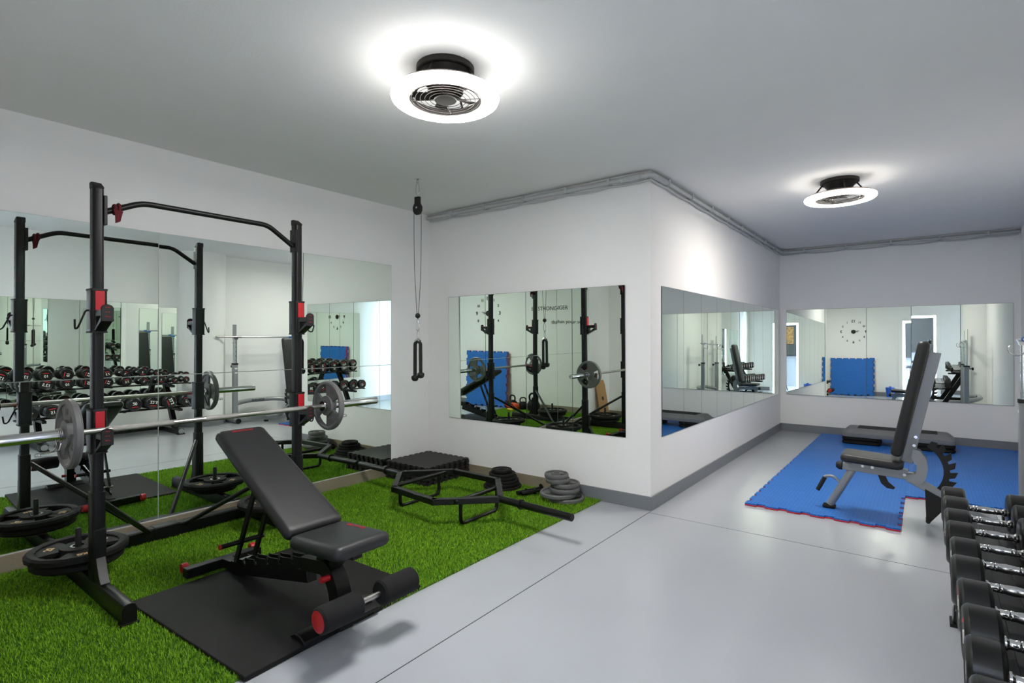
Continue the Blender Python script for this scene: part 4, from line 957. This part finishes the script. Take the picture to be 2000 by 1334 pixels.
# bin
t = thing('waste_bin', 'small blue plastic bin with lid beside the doorway', 'bin', (-0.71, 0.08, 0))
MB().lathe([(0, 0.0), (0.075, 0), (0.08, 0.005), (0.098, 0.21), (0.096, 0.215), (0, 0.215)], (-0.71, 0.08, 0), n=32).done('bin_body', M['bluebin'], t)
MB().lathe([(0.103, 0.21), (0.105, 0.225), (0.09, 0.245), (0.03, 0.25), (0.03, 0.27), (0, 0.27)], (-0.71, 0.08, 0), n=32).done('lid', M['bluebin'], t)
MB().box(-0.69, -0.66, 0.168, 0.172, 0.06, 0.12).done('bin_label', M['yellow'], t)
# kettlebells
def kettlebell(R, label):
    t = thing('kettlebell', label, 'kettlebell', (0, 0, 0), 'kettlebells on the grass')
    MB().lathe([(0, 0), (R*0.7, 0), (R*0.9, R*0.2), (R, R*0.75), (R*0.95, R*1.2), (R*0.72, R*1.62), (R*0.4, R*1.82), (0, R*1.86)], n=32).done('bell_body', M['rubber'], t)
    w_ = R*0.72
    MB().tube(fillet([(-w_*0.85, 0, R*1.5), (-w_, 0, R*2.35), (-w_*0.6, 0, R*2.75), (w_*0.6, 0, R*2.75), (w_, 0, R*2.35), (w_*0.85, 0, R*1.5)], R*0.4, 6), R*0.15, 12).done('handle', M['black'], t)
    return t
put(kettlebell(0.112, 'large black kettlebell nearest the middle of the rear wall'), (-2.74, 0.10, Z0), (0, 0, 0.2))
put(kettlebell(0.092, 'black kettlebell next to the leaning blue mats'), (-2.29, 0.13, Z0), (0, 0, -0.2))
put(kettlebell(0.078, 'small black kettlebell between two others'), (-2.47, 0.06, Z0), (0, 0, 0.6))
# resistance bands heaped on the small kettlebells
for k, (m_, x, y, r, z, lb) in enumerate((('red', -2.33, 0.27, 0.09, 0.05, 'red elastic band looped by the kettlebells'), ('orange', -2.46, 0.26, 0.065, 0.07, 'orange elastic band standing by the kettlebells'), ('yellow', -2.42, 0.36, 0.05, 0.02, 'small yellow elastic band on the grass by the kettlebells'))):
    mb = MB()
    for q in range(3):
        ph = q*1.1
        mb.tube([(x+r*math.cos(a)*(1+0.15*math.sin(3*a+ph)), y+0.012*q+r*0.45*math.sin(a), Z0+0.012+z*(1+math.sin(a+ph*0.4))*0.9) for a in [2*PI*i/28 for i in range(28)]], 0.011, 8, closed=True)
    tag(mb.done('resistance_band', M[m_]), lb, 'exercise band', 'elastic bands on the grass')
# wooden balance board leaning at the left wall
t = thing('balance_board', 'wooden balance board leaning against the left wall below the mirror edge', 'board', (-3.99, 0.27, 0.006))
a_ = 0.16
MB().prism([(-0.12, 0.0), (0.12, 0.0), (0.14, 0.1), (0.14, 0.54), (0.11, 0.62), (-0.11, 0.62), (-0.14, 0.54), (-0.14, 0.1)], -0.008, 0.008, lambda a, b, h: (-3.975-b*math.sin(a_)+h, 0.27+a, 0.008+b*math.cos(a_))).done('deck', M['wood'], t, bevel=0.003)
MB().tube([(-4.03, 0.15, 0.18), (-4.03, 0.39, 0.18)], 0.028, 18).done('roller', M['wood'], t)
MB().lathe([(0, 0.003), (0.03, 0.003), (0.032, 0)], (-4.02, 0.27, 0.34), (math.cos(a_), 0, math.sin(a_)), 24).done('emblem', M['darkprint'], t)
# camera on tripod, standing where the picture is taken from
cb = CAM-F*0.135
t = thing('camera_tripod', 'black camera tripod standing in the doorway', 'tripod', (cb.x, cb.y, 0))
MB().tube([(cb.x, cb.y, 0.72), (cb.x, cb.y, 1.17)], 0.013, 14).done('centre_column', M['steelgrey'], t)
MB().lathe([(0, 1.16), (0.02, 1.16), (0.028, 1.18), (0.028, 1.21), (0.03, 1.23), (0.026, 1.245), (0, 1.245)], (cb.x, cb.y, 0), n=20).done('ball_head', M['blackmatte'], t)
MB().lathe([(0, 0.86), (0.04, 0.86), (0.045, 0.89), (0.03, 0.93), (0, 0.93)], (cb.x, cb.y, 0), n=20).done('tripod_hub', M['blackmatte'], t)
for a in (PI/2, PI/2+2*PI/3, PI/2-2*PI/3):
    e = V((math.cos(a), math.sin(a), 0)); rr_ = 0.24
    lg = MB().tube([V((cb.x, cb.y, 0.89))+e*0.03, V((cb.x, cb.y, 0.45))+e*(0.03+rr_*0.5)], 0.015, 12).tube([V((cb.x, cb.y, 0.5))+e*(0.03+rr_*0.44), V((cb.x, cb.y, 0.01))+e*(0.03+rr_)], 0.011, 12).done('leg', M['blackmatte'], t)
t = thing('photo_camera', 'black camera with lens on the tripod in the doorway', 'camera', tuple(cb))
cbod = MB()
for q, w_, h_, dd in ((V((0, 0, 0)), 0.13, 0.09, 0.045),):
    cbod.beam(cb-F*0.0225, cb+F*0.0225, w_, h_, (0, 0, 1))
cbod.beam(cb-F*0.02+V((0, 0, 0.055)), cb+F*0.02+V((0, 0, 0.055)), 0.05, 0.03)
cbod.done('camera_body', M['blackmatte'], t, bevel=0.006)
MB().lathe([(0.03, 0.02), (0.034, 0.03), (0.036, 0.08), (0.032, 0.10), (0.024, 0.10), (0.022, 0.09), (0, 0.088)], cb, F, 28).done('lens', M['blackmatte'], t)
# bar stool and counter in the next room
t = thing('bar_stool', 'chrome pedestal bar stool with grey seat beyond the doorway', 'stool', (-0.35, -2.3, 0))
MB().lathe([(0, 0), (0.20, 0), (0.20, 0.012), (0.05, 0.03), (0.025, 0.06), (0.025, 0.70), (0, 0.70)], (-0.35, -2.3, 0), n=32).done('pedestal', M['chrome'], t)
MB().lathe([(0, 0.70), (0.17, 0.70), (0.19, 0.73), (0.18, 0.77), (0, 0.78)], (-0.35, -2.3, 0), n=32).done('stool_seat', M['leather'], t)
t = thing('bar_table', 'dark counter with thin top beyond the doorway', 'counter', (0.1, -2.9, 0))
MB().box(-0.7, 1.0, -3.1, -2.7, 1.0, 1.035).done('counter_top', M['leather'], t, bevel=0.004)
MB().box(-0.6, 0.9, -3.0, -2.9, 0, 1.0).done('counter_body', M['stepgrey'], t, bevel=0.004)

t = thing('wall_picture', 'small picture in brown and gold on the grey wall beyond the doorway', 'picture', (0.45, YN, 1.73))
MB().box(0.26, 0.66, YN+0.002, YN+0.02, 1.40, 2.02).done('frame', M['blackmatte'], t, bevel=0.003)
pm = mat('brown_gold_print', (90, 58, 26), 0.4, noise=0)
nt = pm.node_tree; vo = nt.nodes.new('ShaderNodeTexVoronoi'); vo.inputs['Scale'].default_value = 16
rp = nt.nodes.new('ShaderNodeValToRGB'); rp.color_ramp.elements[0].color = lin((26, 14, 8))+(1,); rp.color_ramp.elements[1].color = lin((120, 84, 30))+(1,)
tc = nt.nodes.new('ShaderNodeTexCoord'); nt.links.new(tc.outputs['Object'], vo.inputs['Vector']); nt.links.new(vo.outputs['Distance'], rp.inputs[0]); rp.color_ramp.elements[1].position = 0.7
nt.links.new(rp.outputs[0], nt.nodes['Principled BSDF'].inputs['Base Color'])
MB().box(0.275, 0.645, YN+0.020, YN+0.022, 1.415, 2.005).done('print', pm, t, smooth=0)
